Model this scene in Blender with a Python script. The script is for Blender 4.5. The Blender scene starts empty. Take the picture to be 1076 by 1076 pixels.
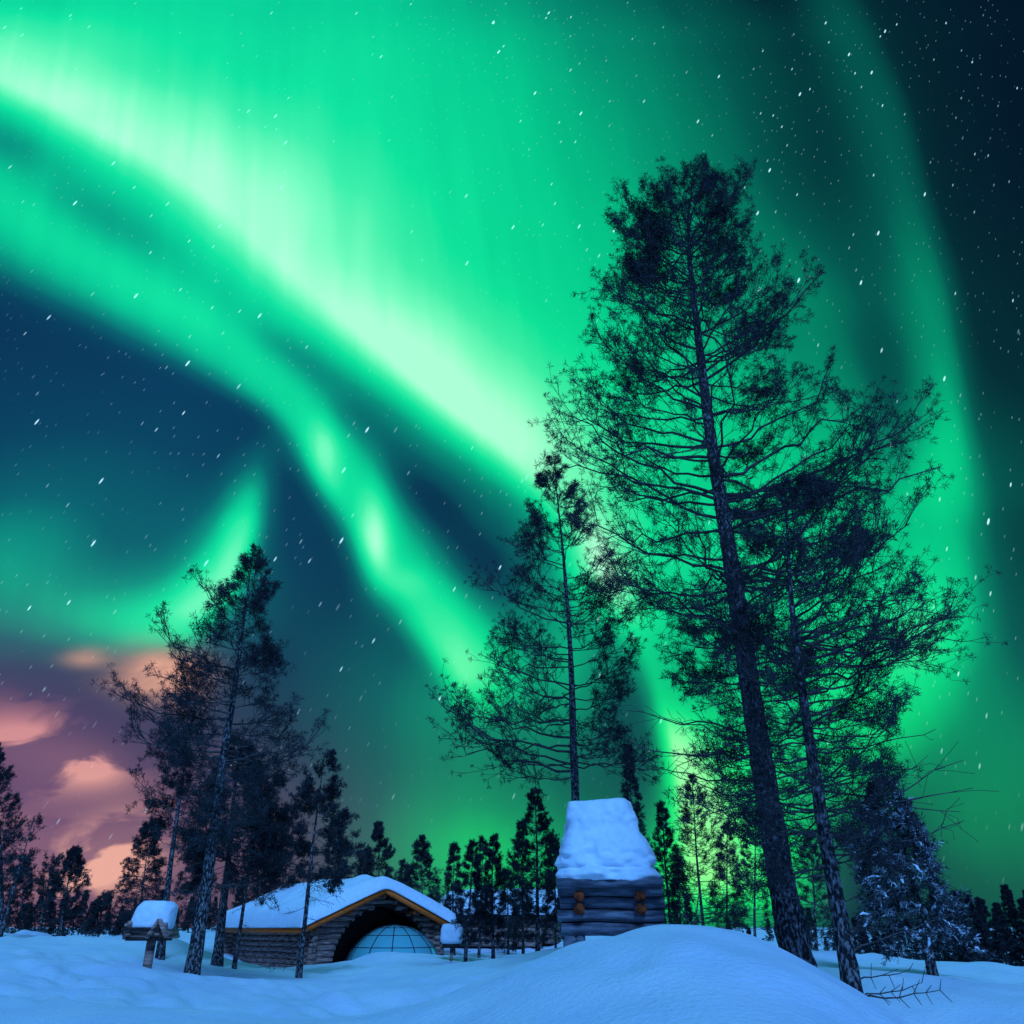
import bpy, math, random
import numpy as np

# ---------------------------------------------------------------- camera, sky, moonlight, exposure
scene = bpy.context.scene
COL = scene.collection
F = 884.0                      # focal length in pixels of a 1076 wide frame
PITCH = math.radians(26.3)
EYE = 1.3
cam_data = bpy.data.cameras.new('camera')
cam_data.sensor_width = 36.0
cam_data.lens = 36.0 * F / 1076.0
cam_data.clip_start = 0.05
cam_data.clip_end = 3000.0
cam = bpy.data.objects.new('camera', cam_data)
COL.objects.link(cam)
cam.location = (0, 0, EYE)
cam.rotation_euler = (math.pi / 2 + PITCH, 0, 0)
scene.camera = cam

CP, SP = math.cos(PITCH), math.sin(PITCH)


def ray(px, py):
    a = (px - 538.0) / F
    b = -(py - 538.0) / F
    return (a, CP - b * SP, SP + b * CP)


def at(px, py, Y):
    r = ray(px, py)
    k = Y / r[1]
    return (r[0] * k, Y, EYE + r[2] * k)


def azel(px, py):
    """Where a sight line meets the upright east-west plane the aurora curtains hang in, one unit north of here: (east, up)."""
    r = ray(px, py)
    return r[0] / r[1], r[2] / r[1]


MOON_EL, MOON_AZ = 42.0, 172.0     # degrees; azimuth clockwise from north (+Y): behind the camera
world = bpy.data.worlds.new('World')
scene.world = world
world.use_nodes = True
NT = world.node_tree
NT.nodes.clear()


class V:
    """A shader value; arithmetic on it adds math nodes."""
    def __init__(s, sock):
        s.s = sock

    def __add__(a, b): return M('ADD', a, b)
    def __sub__(a, b): return M('SUBTRACT', a, b)
    def __mul__(a, b): return M('MULTIPLY', a, b)
    def __truediv__(a, b): return M('DIVIDE', a, b)
    __radd__ = __add__
    __rmul__ = __mul__
    def __rsub__(a, b): return M('SUBTRACT', b, a)


def M(op, *args, clamp=False):
    n = NT.nodes.new('ShaderNodeMath')
    n.operation = op
    n.use_clamp = clamp
    for i, a in enumerate(args):
        if isinstance(a, V):
            NT.links.new(a.s, n.inputs[i])
        else:
            n.inputs[i].default_value = a
    return V(n.outputs[0])


def fcurve(x, pts):
    n = NT.nodes.new('ShaderNodeFloatCurve')
    c = n.mapping.curves[0]
    pts = sorted(pts)
    c.points[0].location = pts[0]
    c.points[1].location = pts[-1]
    for p in pts[1:-1]:
        c.points.new(p[0], p[1])
    n.mapping.use_clip = False
    n.mapping.extend = 'HORIZONTAL'
    n.mapping.update()
    NT.links.new(x.s, n.inputs['Value'])
    return V(n.outputs[0])


def noise(vec, scale, detail=3, rough=0.5, dist=0.0):
    n = NT.nodes.new('ShaderNodeTexNoise')
    n.inputs['Scale'].default_value = scale
    n.inputs['Detail'].default_value = detail
    n.inputs['Roughness'].default_value = rough
    n.inputs['Distortion'].default_value = dist
    NT.links.new(vec.s, n.inputs['Vector'])
    return V(n.outputs['Fac'])


def combine(x, y, z=0.0):
    n = NT.nodes.new('ShaderNodeCombineXYZ')
    for i, a in enumerate((x, y, z)):
        if isinstance(a, V):
            NT.links.new(a.s, n.inputs[i])
        else:
            n.inputs[i].default_value = a
    return V(n.outputs[0])


def smooth(x, a, b):
    n = NT.nodes.new('ShaderNodeMapRange')
    n.interpolation_type = 'SMOOTHSTEP'
    NT.links.new(x.s, n.inputs[0])
    n.inputs[1].default_value = a
    n.inputs[2].default_value = b
    return V(n.outputs[0])


def mixc(fac, a, b, mode='MIX'):
    n = NT.nodes.new('ShaderNodeMix')
    n.data_type = 'RGBA'
    n.blend_type = mode
    for sock, v in ((n.inputs[0], fac), (n.inputs[6], a), (n.inputs[7], b)):
        if isinstance(v, V):
            NT.links.new(v.s, sock)
        elif isinstance(v, tuple):
            sock.default_value = (*lin(*v), 1)
        else:
            sock.default_value = v
    return V(n.outputs[2])


def lin(r, g, b):
    return tuple(((c / 255) / 12.92 if c / 255 <= 0.04045 else ((c / 255 + 0.055) / 1.055) ** 2.4) for c in (r, g, b))


tc = NT.nodes.new('ShaderNodeTexCoord')
sep = NT.nodes.new('ShaderNodeSeparateXYZ')
NT.links.new(tc.outputs['Generated'], sep.inputs[0])
DX, DY, DZ = (V(sep.outputs[i]) for i in range(3))
DIRV = V(tc.outputs['Generated'])
DN = M('MAXIMUM', DY, 0.06)
AZ = DX / DN                              # east and height on the upright plane to the north in which the curtains hang
EL = DZ / DN
# slow wobble so that no edge is a ruled line
wob = noise(DIRV, 2.6, 2, 0.5) - 0.5
AZW = AZ + wob * 0.03
ELN = (EL + 0.1) * (1 / 2.6)            # 0..1 for the curves


def eln(e): return (e + 0.1) / 2.6


def band(rows, p=2.0):
    """A curtain of light: rows = (px, py, left width, right width, strength) down its length."""
    cen, wl, wr, st = [], [], [], []
    for (x, y, l, r, s) in rows:
        a, e = azel(x, y)
        t = eln(e)
        cen.append((t, (a + 2.0) / 4.0))
        wl.append((t, abs(azel(x - l, y)[0] - a)))
        wr.append((t, abs(azel(x + r, y)[0] - a)))
        st.append((t, s))
    c = fcurve(ELN, cen) * 4.0 - 2.0
    d = AZW - c
    L, R = fcurve(ELN, wl), fcurve(ELN, wr)
    dl = M('MAXIMUM', d * -1.0, 0.0) / L
    dr = M('MAXIMUM', d, 0.0) / R
    dd = M('POWER', dl + dr, p)
    return M('EXPONENT', dd * -1.0) * M('MAXIMUM', fcurve(ELN, st), 0.0)


def blob(px, py, sx, sy, s, rot=0.0):
    a, e = azel(px, py)
    wx = abs(azel(px + sx, py)[0] - a)
    wy = abs(azel(px, py - sy)[1] - e)
    u, v = AZW - a, EL - e
    if rot:
        c_, s_ = math.cos(math.radians(rot)), math.sin(math.radians(rot))
        u, v = u * c_ + v * s_, v * c_ - u * s_
    u, v = u / wx, v / wy
    return M('EXPONENT', (u * u + v * v) * -1.0) * s


aur = [
    # the great diagonal band, its bright lower core
    band([(-420, -230, 90, 220, .34), (-60, 50, 66, 150, .34), (75, 118, 74, 170, .46), (200, 192, 70, 165, .50), (300, 281, 66, 140, .50),
          (400, 363, 64, 130, .58), (500, 442, 58, 110, .60), (560, 498, 50, 85, .52), (610, 555, 44, 66, .38),
          (645, 620, 34, 60, .42), (680, 690, 24, 70, .34), (703, 760, 18, 60, .62), (718, 820, 20, 60, .78), (730, 870, 28, 70, .66), (745, 960, 60, 110, .0)], 1.6),
    # green body of the band above it
    band([(100, -200, 480, 420, .60), (180, 0, 420, 560, .62), (260, 60, 360, 510, .66), (330, 120, 320, 465, .65), (420, 200, 280, 405, .62), (520, 300, 250, 360, .61),
          (620, 400, 220, 300, .60), (700, 480, 180, 300, .60), (770, 560, 160, 236, .62), (830, 640, 150, 180, .64), (850, 700, 130, 145, .62),
          (850, 780, 120, 120, .52), (830, 860, 130, 90, .42), (800, 930, 160, 80, .34), (800, 1000, 260, 140, .2)], 3.0),
    # soft skirt under the great band, filling the gap to the parallel one
    band([(-60, 120, 170, 150, .22), (60, 200, 150, 130, .30), (200, 300, 130, 120, .30), (330, 400, 100, 110, .18), (430, 480, 70, 120, .24), (540, 580, 60, 110, .22), (620, 680, 60, 60, .12), (660, 800, 60, 60, .10), (680, 900, 60, 60, .0)], 2.4),
    # right arc
    band([(830, -150, 50, 60, .10), (880, 0, 40, 34, .12), (930, 110, 40, 26, .15), (958, 220, 40, 24, .18), (980, 330, 36, 24, .24), (996, 430, 34, 22, .28),
          (1000, 520, 50, 30, .22), (1000, 600, 56, 32, .16), (995, 660, 60, 36, .18), (975, 720, 40, 45, .10), (960, 800, 40, 60, .0)], 2.2),
    # teal wash at the lower right
    blob(1060, 810, 130, 190, .38), blob(985, 860, 60, 90, .10),
    blob(1110, 480, 160, 200, .12), blob(860, 150, 130, 200, .09), blob(895, 330, 60, 120, .10),
    # lower parallel band with its knots
    band([(-300, 60, 150, 150, .40), (-60, 210, 150, 150, .42), (40, 262, 140, 120, .42), (120, 305, 120, 100, .42), (210, 352, 100, 80, .42), (285, 405, 60, 60, .44), (320, 445, 34, 46, .50), (345, 490, 32, 56, .60),
          (385, 550, 34, 68, .56), (420, 600, 40, 62, .56), (455, 650, 40, 60, .54), (480, 695, 30, 50, .50), (492, 730, 26, 44, .28), (500, 770, 30, 40, .0)], 2.4),
    blob(341, 478, 16, 38, .20, 12), blob(394, 566, 19, 52, .34, 6), blob(425, 612, 26, 16, .1),
    # faint curl at the left
    band([(285, 440, 26, 20, .0), (272, 490, 28, 22, .22), (262, 535, 32, 22, .46), (250, 580, 38, 22, .58), (232, 620, 50, 24, .52), (205, 655, 60, 26, .36), (180, 700, 70, 30, .0)], 1.9),
    blob(130, 645, 120, 46, .26), blob(0, 600, 90, 70, .24), blob(130, 660, 90, 34, .12), blob(60, 540, 230, 130, .24), blob(215, 590, 80, 70, .16),
    # glow over the horizon
    blob(430, 900, 90, 80, .14), blob(540, 915, 120, 80, .36), blob(500, 800, 200, 150, .20), blob(400, 690, 150, 120, .10), blob(690, 930, 110, 60, .16),
    blob(470, 740, 110, 80, .12), blob(590, 690, 90, 90, .26), blob(800, 950, 70, 60, .12),
    blob(625, 590, 36, 60, .20), 
]
tot = aur[0]
for a_ in aur[1:]:
    tot = tot + a_
# dark lanes
for d_ in (blob(10, -10, 110, 55, .30), blob(10, 150, 60, 22, .10, -28), blob(110, 232, 90, 22, .10, -34), blob(300, 370, 70, 16, .10, -38), blob(455, 530, 60, 20, .24, -48), blob(515, 590, 40, 22, .14, -48),
           band([(800, -100, 60, 50, .10), (820, 60, 60, 50, .06), (850, 170, 60, 40, .08), (895, 300, 46, 30, .07), (930, 420, 30, 22, .08), (950, 520, 20, 18, .0)], 2.0),
           blob(650, 745, 34, 60, .12)):
    tot = tot - d_
# curtain rays: noise drawn out along the height
rays = noise(combine(AZ * 9.0, EL * 1.1), 1.0, 3, 0.55) - 0.5
fine = noise(combine(AZ * 30.0 + EL * 4.0, EL * 1.4), 1.0, 2, 0.5) - 0.5
tot = tot * (1.0 + rays * 0.12 + fine * 0.08)
I = M('MAXIMUM', tot, 0.0)
# light curtains stand in the northern half of the sky only and die out towards the zenith
front = smooth(DY, -0.05, 0.35)
I = I * front * (1.0 - smooth(EL, 1.9, 2.5))

ramp = NT.nodes.new('ShaderNodeValToRGB')
NT.links.new(I.s, ramp.inputs[0])
stops = [(0.0, (0, 0, 0)), (0.15, (0, 38, 34)), (0.30, (0, 84, 68)), (0.45, (0, 140, 100)), (0.60, (0, 200, 128)), (0.70, (10, 224, 140)),
         (0.80, (60, 236, 154)), (0.90, (116, 250, 178)), (1.0, (172, 255, 205))]
els = ramp.color_ramp.elements
els[0].position, els[0].color = 0.0, (0, 0, 0, 1)
els[1].position, els[1].color = 1.0, (*lin(*stops[-1][1]), 1)
for p_, c_ in stops[1:-1]:
    e_ = els.new(p_)
    e_.color = (*lin(*c_), 1)
aurora_col = V(ramp.outputs[0])
# the low part of the aurora is yellower
yel = (1.0 - smooth(EL, 0.02, 0.42)) * smooth(AZ, -0.45, 0.0)
aurora_col = mixc(yel * 0.75, aurora_col, mixc(1.0, aurora_col, (190, 255, 118), 'MULTIPLY'))

# night sky behind it: blue in the north-west, black-blue in the north-east, moonlit blue, brightened as fill, behind the camera
night = mixc(smooth(AZ, -0.5, 0.45), (8, 58, 98), (1, 18, 36))
night = mixc((1.0 - smooth(EL, 0.05, 0.5)) * 0.75, night, (8, 56, 78))
night = mixc(noise(DIRV, 3.0, 3) * 0.45, night, (0, 22, 44))
# glow of a far town under the north-western horizon, purple higher up
town = blob(-60, 810, 225, 125, 1.0) + blob(120, 900, 240, 110, .45)
town = M('MINIMUM', town, 1.0)
night = mixc(town, night, (86, 64, 108))
low = M('MINIMUM', blob(70, 930, 210, 105, 1.0), 1.0)
night = mixc(low * 0.45, night, (160, 108, 128))
# clouds catching that glow
cvec = combine(AZ * 8.0 + EL * 2.5, EL * 19.0 - AZ * 2.0, 3.1)
cn = noise(cvec, 1.0, 5, 0.52, 0.5)
cmask = smooth(cn, 0.44, 0.60)
region = blob(30, 785, 70, 32, 1.1, -14) + blob(95, 800, 46, 22, 1.0, -10) + blob(112, 902, 58, 34, 1.5, 24) + blob(20, 880, 50, 16, .6, -10)
cl = M('MINIMUM', region * (0.10 + cmask * 1.15), 1.0)
puff = M('MINIMUM', blob(170, 708, 40, 24, 1.2, -8) + blob(90, 692, 22, 10, .55) + blob(150, 716, 40, 12, .4), 1.0) * (0.6 + smooth(cn, 0.3, 0.6) * 0.5)
cloud_col = mixc(smooth(EL, 0.05, 0.30), (244, 178, 160), (206, 130, 144))
sky_col = mixc(cl * 0.88, night, cloud_col)
# aurora adds its light, less where cloud covers it
sky_col = mixc(1.0, sky_col, mixc(1.0 - cl * 0.7, (0, 0, 0), aurora_col), 'ADD')
sky_col = mixc(puff * 0.85, sky_col, (232, 170, 146))

# stars: short slanting streaks of a long exposure
def stars(scale, rad, keep, gain, seed):
    sx = (AZ * 1.0 + EL * -0.42) * scale
    sy = EL * (scale * 0.32)
    v = NT.nodes.new('ShaderNodeTexVoronoi')
    v.voronoi_dimensions = '2D'
    v.inputs['Scale'].default_value = 1.0
    NT.links.new(combine(sx + seed, sy + seed * 0.7).s, v.inputs['Vector'])
    sc_ = NT.nodes.new('ShaderNodeSeparateColor')
    NT.links.new(v.outputs['Color'], sc_.inputs[0])
    on = smooth(V(sc_.outputs[0]), keep, min(1.0, keep + 0.25))
    d = 1.0 - smooth(V(v.outputs['Distance']), rad * 0.35, rad)
    return d * on * gain


st = stars(44.0, 0.062, 0.74, 1.0, 3.3) + stars(90.0, 0.090, 0.55, 0.20, 9.1) + stars(19.0, 0.036, 0.60, 2.2, 17.7)
clump = smooth(noise(DIRV, 7.0, 2), 0.35, 0.65)
# weak stars drown in bright aurora and in cloud
st = st * (0.35 + clump * 0.9) * (1.0 - smooth(I, 0.25, 0.95) * 0.86) * (1.0 - M('MINIMUM', cl, 1.0) * 0.7) * smooth(EL, 0.0, 0.30)
rgb_st = mixc(M('MINIMUM', st, 1.0), (0, 0, 0), (190, 235, 255))
sky_col = mixc(1.0, sky_col, rgb_st, 'ADD')
# behind the camera unseen blue night, brightened to fill the shade on the snow
sky_col = mixc(front, (38, 80, 158), sky_col)
sky_col = mixc(smooth(EL, -0.06, -0.01), (20, 40, 70), sky_col)

# moonlight scattered by the air: the same blue as a day sky, very faint
air = NT.nodes.new('ShaderNodeTexSky')
air.sky_type = 'NISHITA'
air.sun_disc = False
air.sun_elevation = math.radians(MOON_EL)
air.sun_rotation = math.radians(MOON_AZ)
bg_air = NT.nodes.new('ShaderNodeBackground')
bg_air.inputs[1].default_value = 0.0012
NT.links.new(air.outputs[0], bg_air.inputs[0])
bg = NT.nodes.new('ShaderNodeBackground')
NT.links.new(sky_col.s, bg.inputs[0])
bg.inputs[1].default_value = 1.0
addn = NT.nodes.new('ShaderNodeAddShader')
NT.links.new(bg.outputs[0], addn.inputs[0])
NT.links.new(bg_air.outputs[0], addn.inputs[1])
outw = NT.nodes.new('ShaderNodeOutputWorld')
NT.links.new(addn.outputs[0], outw.inputs[0])
world.cycles.sampling_method = 'MANUAL'
world.cycles.sample_map_resolution = 512


MOON_DIR = (math.sin(math.radians(MOON_AZ)) * math.cos(math.radians(MOON_EL)),
            math.cos(math.radians(MOON_AZ)) * math.cos(math.radians(MOON_EL)),
            math.sin(math.radians(MOON_EL)))
moon_data = bpy.data.lights.new('moon', 'SUN')
moon_data.energy = 3.0
moon_data.angle = math.radians(16)
moon_data.color = (0.13, 0.42, 1.0)
moon = bpy.data.objects.new('moon', moon_data)
COL.objects.link(moon)
moon.rotation_euler = (math.radians(90 - MOON_EL), 0, math.radians(180 - MOON_AZ))
scene.view_settings.view_transform = 'Standard'
scene.view_settings.look = 'None'
scene.view_settings.exposure = 0
scene.view_settings.gamma = 1
scene.view_settings.use_curve_mapping = False

# ---------------------------------------------------------------- helpers
rng = np.random.default_rng(11)


def new_mat(name, col, rough=0.8, spec=0.2):
    m = bpy.data.materials.new(name)
    m.use_nodes = True
    b = m.node_tree.nodes['Principled BSDF']
    b.inputs['Base Color'].default_value = (*col, 1)
    b.inputs['Roughness'].default_value = rough
    b.inputs['Specular IOR Level'].default_value = spec
    return m


def vary(m, c1, c2, scale=6, bump=0.3, stretch=(1, 1, 1), detail=6, dist=0.02, lo=0.35, hi=0.65, tex='noise', coord='Object'):
    """Two tone noise in the base colour and a bump from the same noise."""
    nt = m.node_tree
    b = nt.nodes['Principled BSDF']
    t = nt.nodes.new('ShaderNodeTexCoord')
    mp = nt.nodes.new('ShaderNodeMapping')
    mp.inputs['Scale'].default_value = stretch
    nt.links.new(t.outputs[coord], mp.inputs[0])
    if tex == 'noise':
        n = nt.nodes.new('ShaderNodeTexNoise')
        n.inputs['Detail'].default_value = detail
        out = n.outputs['Fac']
    else:
        n = nt.nodes.new('ShaderNodeTexVoronoi')
        out = n.outputs['Distance']
    n.inputs['Scale'].default_value = scale
    nt.links.new(mp.outputs[0], n.inputs['Vector'])
    r = nt.nodes.new('ShaderNodeMapRange')
    r.inputs[1].default_value, r.inputs[2].default_value = lo, hi
    nt.links.new(out, r.inputs[0])
    mx = nt.nodes.new('ShaderNodeMix')
    mx.data_type = 'RGBA'
    mx.inputs[6].default_value = (*c1, 1)
    mx.inputs[7].default_value = (*c2, 1)
    nt.links.new(r.outputs[0], mx.inputs[0])
    nt.links.new(mx.outputs[2], b.inputs['Base Color'])
    if bump:
        bp = nt.nodes.new('ShaderNodeBump')
        bp.inputs['Strength'].default_value = bump
        bp.inputs['Distance'].default_value = dist
        nt.links.new(out, bp.inputs['Height'])
        nt.links.new(bp.outputs[0], b.inputs['Normal'])
    return m


SNOW = vary(new_mat('snow', (.8, .86, .93), .65, .3), (.66, .76, .90), (.80, .87, .95), 1.3, .25, dist=.10, detail=8, lo=.3, hi=.7)

def grain(m, scale, strength, dist):
    nt = m.node_tree
    b = nt.nodes['Principled BSDF']
    old = b.inputs['Normal'].links[0].from_socket
    t = nt.nodes.new('ShaderNodeTexCoord')
    n = nt.nodes.new('ShaderNodeTexNoise')
    n.inputs['Scale'].default_value = scale
    n.inputs['Detail'].default_value = 6
    n.inputs['Roughness'].default_value = .65
    nt.links.new(t.outputs['Object'], n.inputs['Vector'])
    bp = nt.nodes.new('ShaderNodeBump')
    bp.inputs['Strength'].default_value = strength
    bp.inputs['Distance'].default_value = dist
    nt.links.new(n.outputs['Fac'], bp.inputs['Height'])
    nt.links.new(old, bp.inputs['Normal'])
    nt.links.new(bp.outputs[0], b.inputs['Normal'])


grain(SNOW, 16, .8, .035)
CAPSNOW = vary(new_mat('cap_snow', (.8, .86, .93), .65, .3), (.72, .80, .92), (.86, .90, .96), 7, .5, dist=.05, detail=8, lo=.3, hi=.7)
BARK = vary(new_mat('pine_bark', (.1, .08, .06), .95, .1), (.022, .020, .024), (.30, .27, .28), 26, 1.0, (1, 1, .5), dist=.05, lo=.47, hi=.66, detail=9)
TWIG = vary(new_mat('twig_bark', (.05, .04, .04), .95, .1), (.04, .034, .038), (.12, .10, .10), 20, 0)
NEEDLE = vary(new_mat('pine_needle', (.02, .03, .02), .75, .15), (.016, .016, .020), (.060, .058, .066), 3.0, 0, coord='Object')
FROST = vary(new_mat('frosted_needle', (.3, .3, .35), .8, .15), (.02, .026, .026), (.52, .56, .62), 5, 0, lo=.42, hi=.58)
LOG = vary(new_mat('log_wood', (.1, .06, .04), .85, .2), (.085, .050, .045), (.62, .34, .28), 7, .6, (.35, .35, 3), dist=.02, lo=.35, hi=.68)
GREYLOG = vary(new_mat('weathered_log', (.15, .15, .17), .85, .2), (.06, .06, .08), (.22, .22, .27), 9, .8, (.3, 1, 1.6), dist=.03, lo=.38, hi=.66)
ENDGRAIN = vary(new_mat('cut_log_end', (.6, .2, .05), .8, .2), (.04, .010, .006), (.46, .075, .016), 9, .5, dist=.01)
FASCIA = vary(new_mat('orange_board', (.7, .3, .06), .6, .3), (.62, .09, .01), (.95, .165, .015), 8, .3, (1, 1, 6), dist=.01)
DARKWOOD = vary(new_mat('dark_board', (.05, .03, .03), .85, .2), (.018, .013, .013), (.06, .045, .04), 6, .3, (1, 1, 5), dist=.01)
GLASS = new_mat('igloo_glass', (.05, .22, .28), .12, .6)
_b = GLASS.node_tree.nodes['Principled BSDF']
_b.inputs['Base Color'].default_value = (.16, .55, .55, 1)
_b.inputs['Transmission Weight'].default_value = .15
_b.inputs['Coat Weight'].default_value = .4
STEEL = new_mat('dome_frame', (.03, .05, .06), .4, .5)


def mesh_obj(name, v, polys, mat, parent=None, smooth_=False, mats=None, midx=None, loc=None):
    """polys: int array (n, k) or a list of index tuples."""
    me = bpy.data.meshes.new(name)
    v = np.asarray(v, dtype=np.float32).reshape(-1, 3)
    if isinstance(polys, list) and polys and isinstance(polys[0], np.ndarray):
        counts = np.concatenate([np.full(len(p), p.shape[1], dtype=np.int32) for p in polys])
        flat = np.concatenate([p.reshape(-1) for p in polys]).astype(np.int32)
    elif isinstance(polys, np.ndarray):
        counts = np.full(len(polys), polys.shape[1], dtype=np.int32)
        flat = polys.reshape(-1).astype(np.int32)
    else:
        counts = np.array([len(p) for p in polys], dtype=np.int32)
        flat = np.array([i for p in polys for i in p], dtype=np.int32)
    me.vertices.add(len(v))
    me.vertices.foreach_set('co', v.reshape(-1))
    me.loops.add(len(flat))
    me.loops.foreach_set('vertex_index', flat)
    me.polygons.add(len(counts))
    st_ = np.zeros(len(counts), dtype=np.int32)
    st_[1:] = np.cumsum(counts)[:-1]
    me.polygons.foreach_set('loop_start', st_)
    me.polygons.foreach_set('loop_total', counts)
    for m in (mats or [mat]):
        me.materials.append(m)
    if midx is not None:
        me.polygons.foreach_set('material_index', np.asarray(midx, dtype=np.int32))
    if smooth_:
        me.polygons.foreach_set('use_smooth', np.ones(len(counts), dtype=bool))
    me.update(calc_edges=True)
    me.validate()
    o = bpy.data.objects.new(name, me)
    COL.objects.link(o)
    if parent is not None:
        o.parent = parent
    if loc is not None:
        o.location = loc
    return o


def tag(o, label=None, cat=None, group=None, kind=None):
    if label: o['label'] = label
    if cat: o['category'] = cat
    if group: o['group'] = group
    if kind: o['kind'] = kind
    return o


def empty(name, loc, label, cat, group=None, rz=0.0):
    o = bpy.data.objects.new(name, None)
    o.empty_display_size = 0.3
    o.location = loc
    o.rotation_euler = (0, 0, rz)
    COL.objects.link(o)
    return tag(o, label, cat, group)


class MB:
    """Collects verts and faces for one mesh."""
    def __init__(s):
        s.v, s.f, s.n = [], [], 0

    def add(s, v, f):
        v = np.asarray(v, float).reshape(-1, 3)
        s.v.append(v)
        s.f += [tuple(i + s.n for i in p) for p in f]
        s.n += len(v)

    def box(s, c, size, ax=None, bev=0.0):
        """box centred at c; ax = three unit axes"""
        ax = np.eye(3) if ax is None else np.asarray(ax, float)
        h = np.array(size) / 2
        v = [np.array(c) + ax[0] * h[0] * i + ax[1] * h[1] * j + ax[2] * h[2] * k for i in (-1, 1) for j in (-1, 1) for k in (-1, 1)]
        s.add(v, [(0, 1, 3, 2), (4, 6, 7, 5), (0, 4, 5, 1), (2, 3, 7, 6), (0, 2, 6, 4), (1, 5, 7, 3)])

    def tube(s, pts, rad, n=10, caps=True, wob=0.0):
        pts = np.asarray(pts, float)
        rad = np.full(len(pts), rad) if np.isscalar(rad) else np.asarray(rad, float)
        t = np.gradient(pts, axis=0)
        t /= np.linalg.norm(t, axis=1)[:, None] + 1e-9
        ref = np.array([0, 0, 1.0]) if abs(t[0][2]) < .8 else np.array([1.0, 0, 0])
        v = []
        for i in range(len(pts)):
            a = np.cross(t[i], ref); a /= np.linalg.norm(a)
            b = np.cross(t[i], a)
            for k in range(n):
                q = 2 * math.pi * k / n
                r = rad[i] * (1 + (rng.random() - .5) * wob)
                v.append(pts[i] + (a * math.cos(q) + b * math.sin(q)) * r)
        f = []
        for i in range(len(pts) - 1):
            for k in range(n):
                k2 = (k + 1) % n
                f.append((i * n + k, i * n + k2, (i + 1) * n + k2, (i + 1) * n + k))
        if caps:
            f.append(tuple(range(n))[::-1])
            f.append(tuple((len(pts) - 1) * n + k for k in range(n)))
        s.add(v, f)

    def build(s, name, mat, parent=None, smooth_=False, loc=None):
        return mesh_obj(name, np.concatenate(s.v), s.f, mat, parent, smooth_, loc=loc)


def vnoise(x, y, seed=0):
    """smooth value noise, vectorised"""
    xi, yi = np.floor(x).astype(np.int64), np.floor(y).astype(np.int64)
    xf, yf = x - xi, y - yi
    u, w = xf * xf * (3 - 2 * xf), yf * yf * (3 - 2 * yf)

    def h(a, b):
        n = (a * 374761393 + b * 668265263 + seed * 974711) & 0x7fffffff
        n = ((n ^ (n >> 13)) * 1274126177) & 0x7fffffff
        return ((n ^ (n >> 16)) & 0xffff) / 65535.0
    return (h(xi, yi) * (1 - u) + h(xi + 1, yi) * u) * (1 - w) + (h(xi, yi + 1) * (1 - u) + h(xi + 1, yi + 1) * u) * w


# ---------------------------------------------------------------- snow covered ground
CTRL = []


def cp(px, py, Y):
    CTRL.append(at(px, py, Y))


def cz(px, Y, z):
    x = at(px, 990, Y)[0]
    CTRL.append((x, Y, z))


# mound in the right foreground, crest about 9 m away
for px, py in ((470, 1046), (530, 1021), (552, 1013), (580, 1001), (609, 992), (645, 989), (657, 978), (675, 971), (698, 968), (715, 972), (740, 974), (757, 975), (771, 978), (790, 985),
               (812, 997), (849, 1013), (884, 1034), (905, 1044), (934, 1064), (960, 1090)):
    p = at(px, py, 9)
    CTRL.append(p)
    CTRL.append((p[0], 11.5, p[2] - .40))
    CTRL.append((p[0] * .93, 7.0, p[2] - .16))
    CTRL.append((p[0] * .8, 4.5, p[2] - .62))
for px in (100, 300, 500, 700, 900, 1050):
    cz(px, 2.0, -.2)
    cz(px, .5, -.3)
for x_ in (-8, -4, 0, 4, 8):
    CTRL.append((x_, -4, -.3))
# left foreground
for a_ in ((-60, 1060, 9), (100, 1066, 9), (250, 1070, 9), (400, 1066, 9), (-60, 1030, 13), (60, 1036, 13), (300, 1046, 14), (420, 1042, 14), (200, 1036, 19), (154, 1018, 17), (100, 1015, 18), (30, 1010, 18), (-60, 1004, 18),
           (250, 1030, 22), (330, 1030, 22), (312, 1027, 25), (420, 1028, 22), (480, 1030, 20), (245, 1015, 29),
           # bank behind on the left
           (-100, 979, 30), (-40, 980, 30), (0, 981, 30), (40, 981, 30), (62, 989, 30), (75, 991, 30), (92, 985, 30), (115, 983, 30), (140, 983, 30), (184, 984, 30), (200, 992, 30), (222, 1004, 30), (236, 1010, 30),
           # in front of and under the cabin
           (250, 1018, 38), (290, 1020, 35), (331, 1019, 34), (345, 1020, 33),
           # drift against the dome
           (352, 1017, 32.5), (366, 1011, 32.5), (380, 1004, 32.5), (396, 999, 32.5), (415, 1000, 32.5), (440, 1001, 32.5), (462, 1004, 32.5), (480, 1008, 32), (500, 1012, 32), (530, 1014, 32), (560, 1016, 30),
           (490, 1004, 40), (530, 1002, 42), (560, 1004, 40),
           # right behind the mound
           (905, 1014, 21), (920, 1010, 21), (936, 1011, 21), (950, 1017, 21), (962, 1020, 21), (975, 1016, 21), (992, 1013, 21), (1020, 1012, 21), (1045, 1013, 21), (1076, 1021, 21), (1130, 1024, 21),
           (960, 1058, 13), (1020, 1052, 13), (1080, 1055, 13), (850, 1030, 14), (1000, 1030, 17), (1070, 1036, 17)):
    cp(*a_)
for px in (-200, 0, 150, 300):
    cz(px, 44, .7)
for px in (600, 700, 800):
    cz(px, 16, .72)
    cz(px, 24, .85)
for px in (400, 600, 800, 1000, 1200):
    cz(px, 48, .6)
for px in (900, 1000, 1100):
    cz(px, 30, .2)
CT = np.array(CTRL)


def _phi(r):
    return r * np.sqrt(r)


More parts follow.
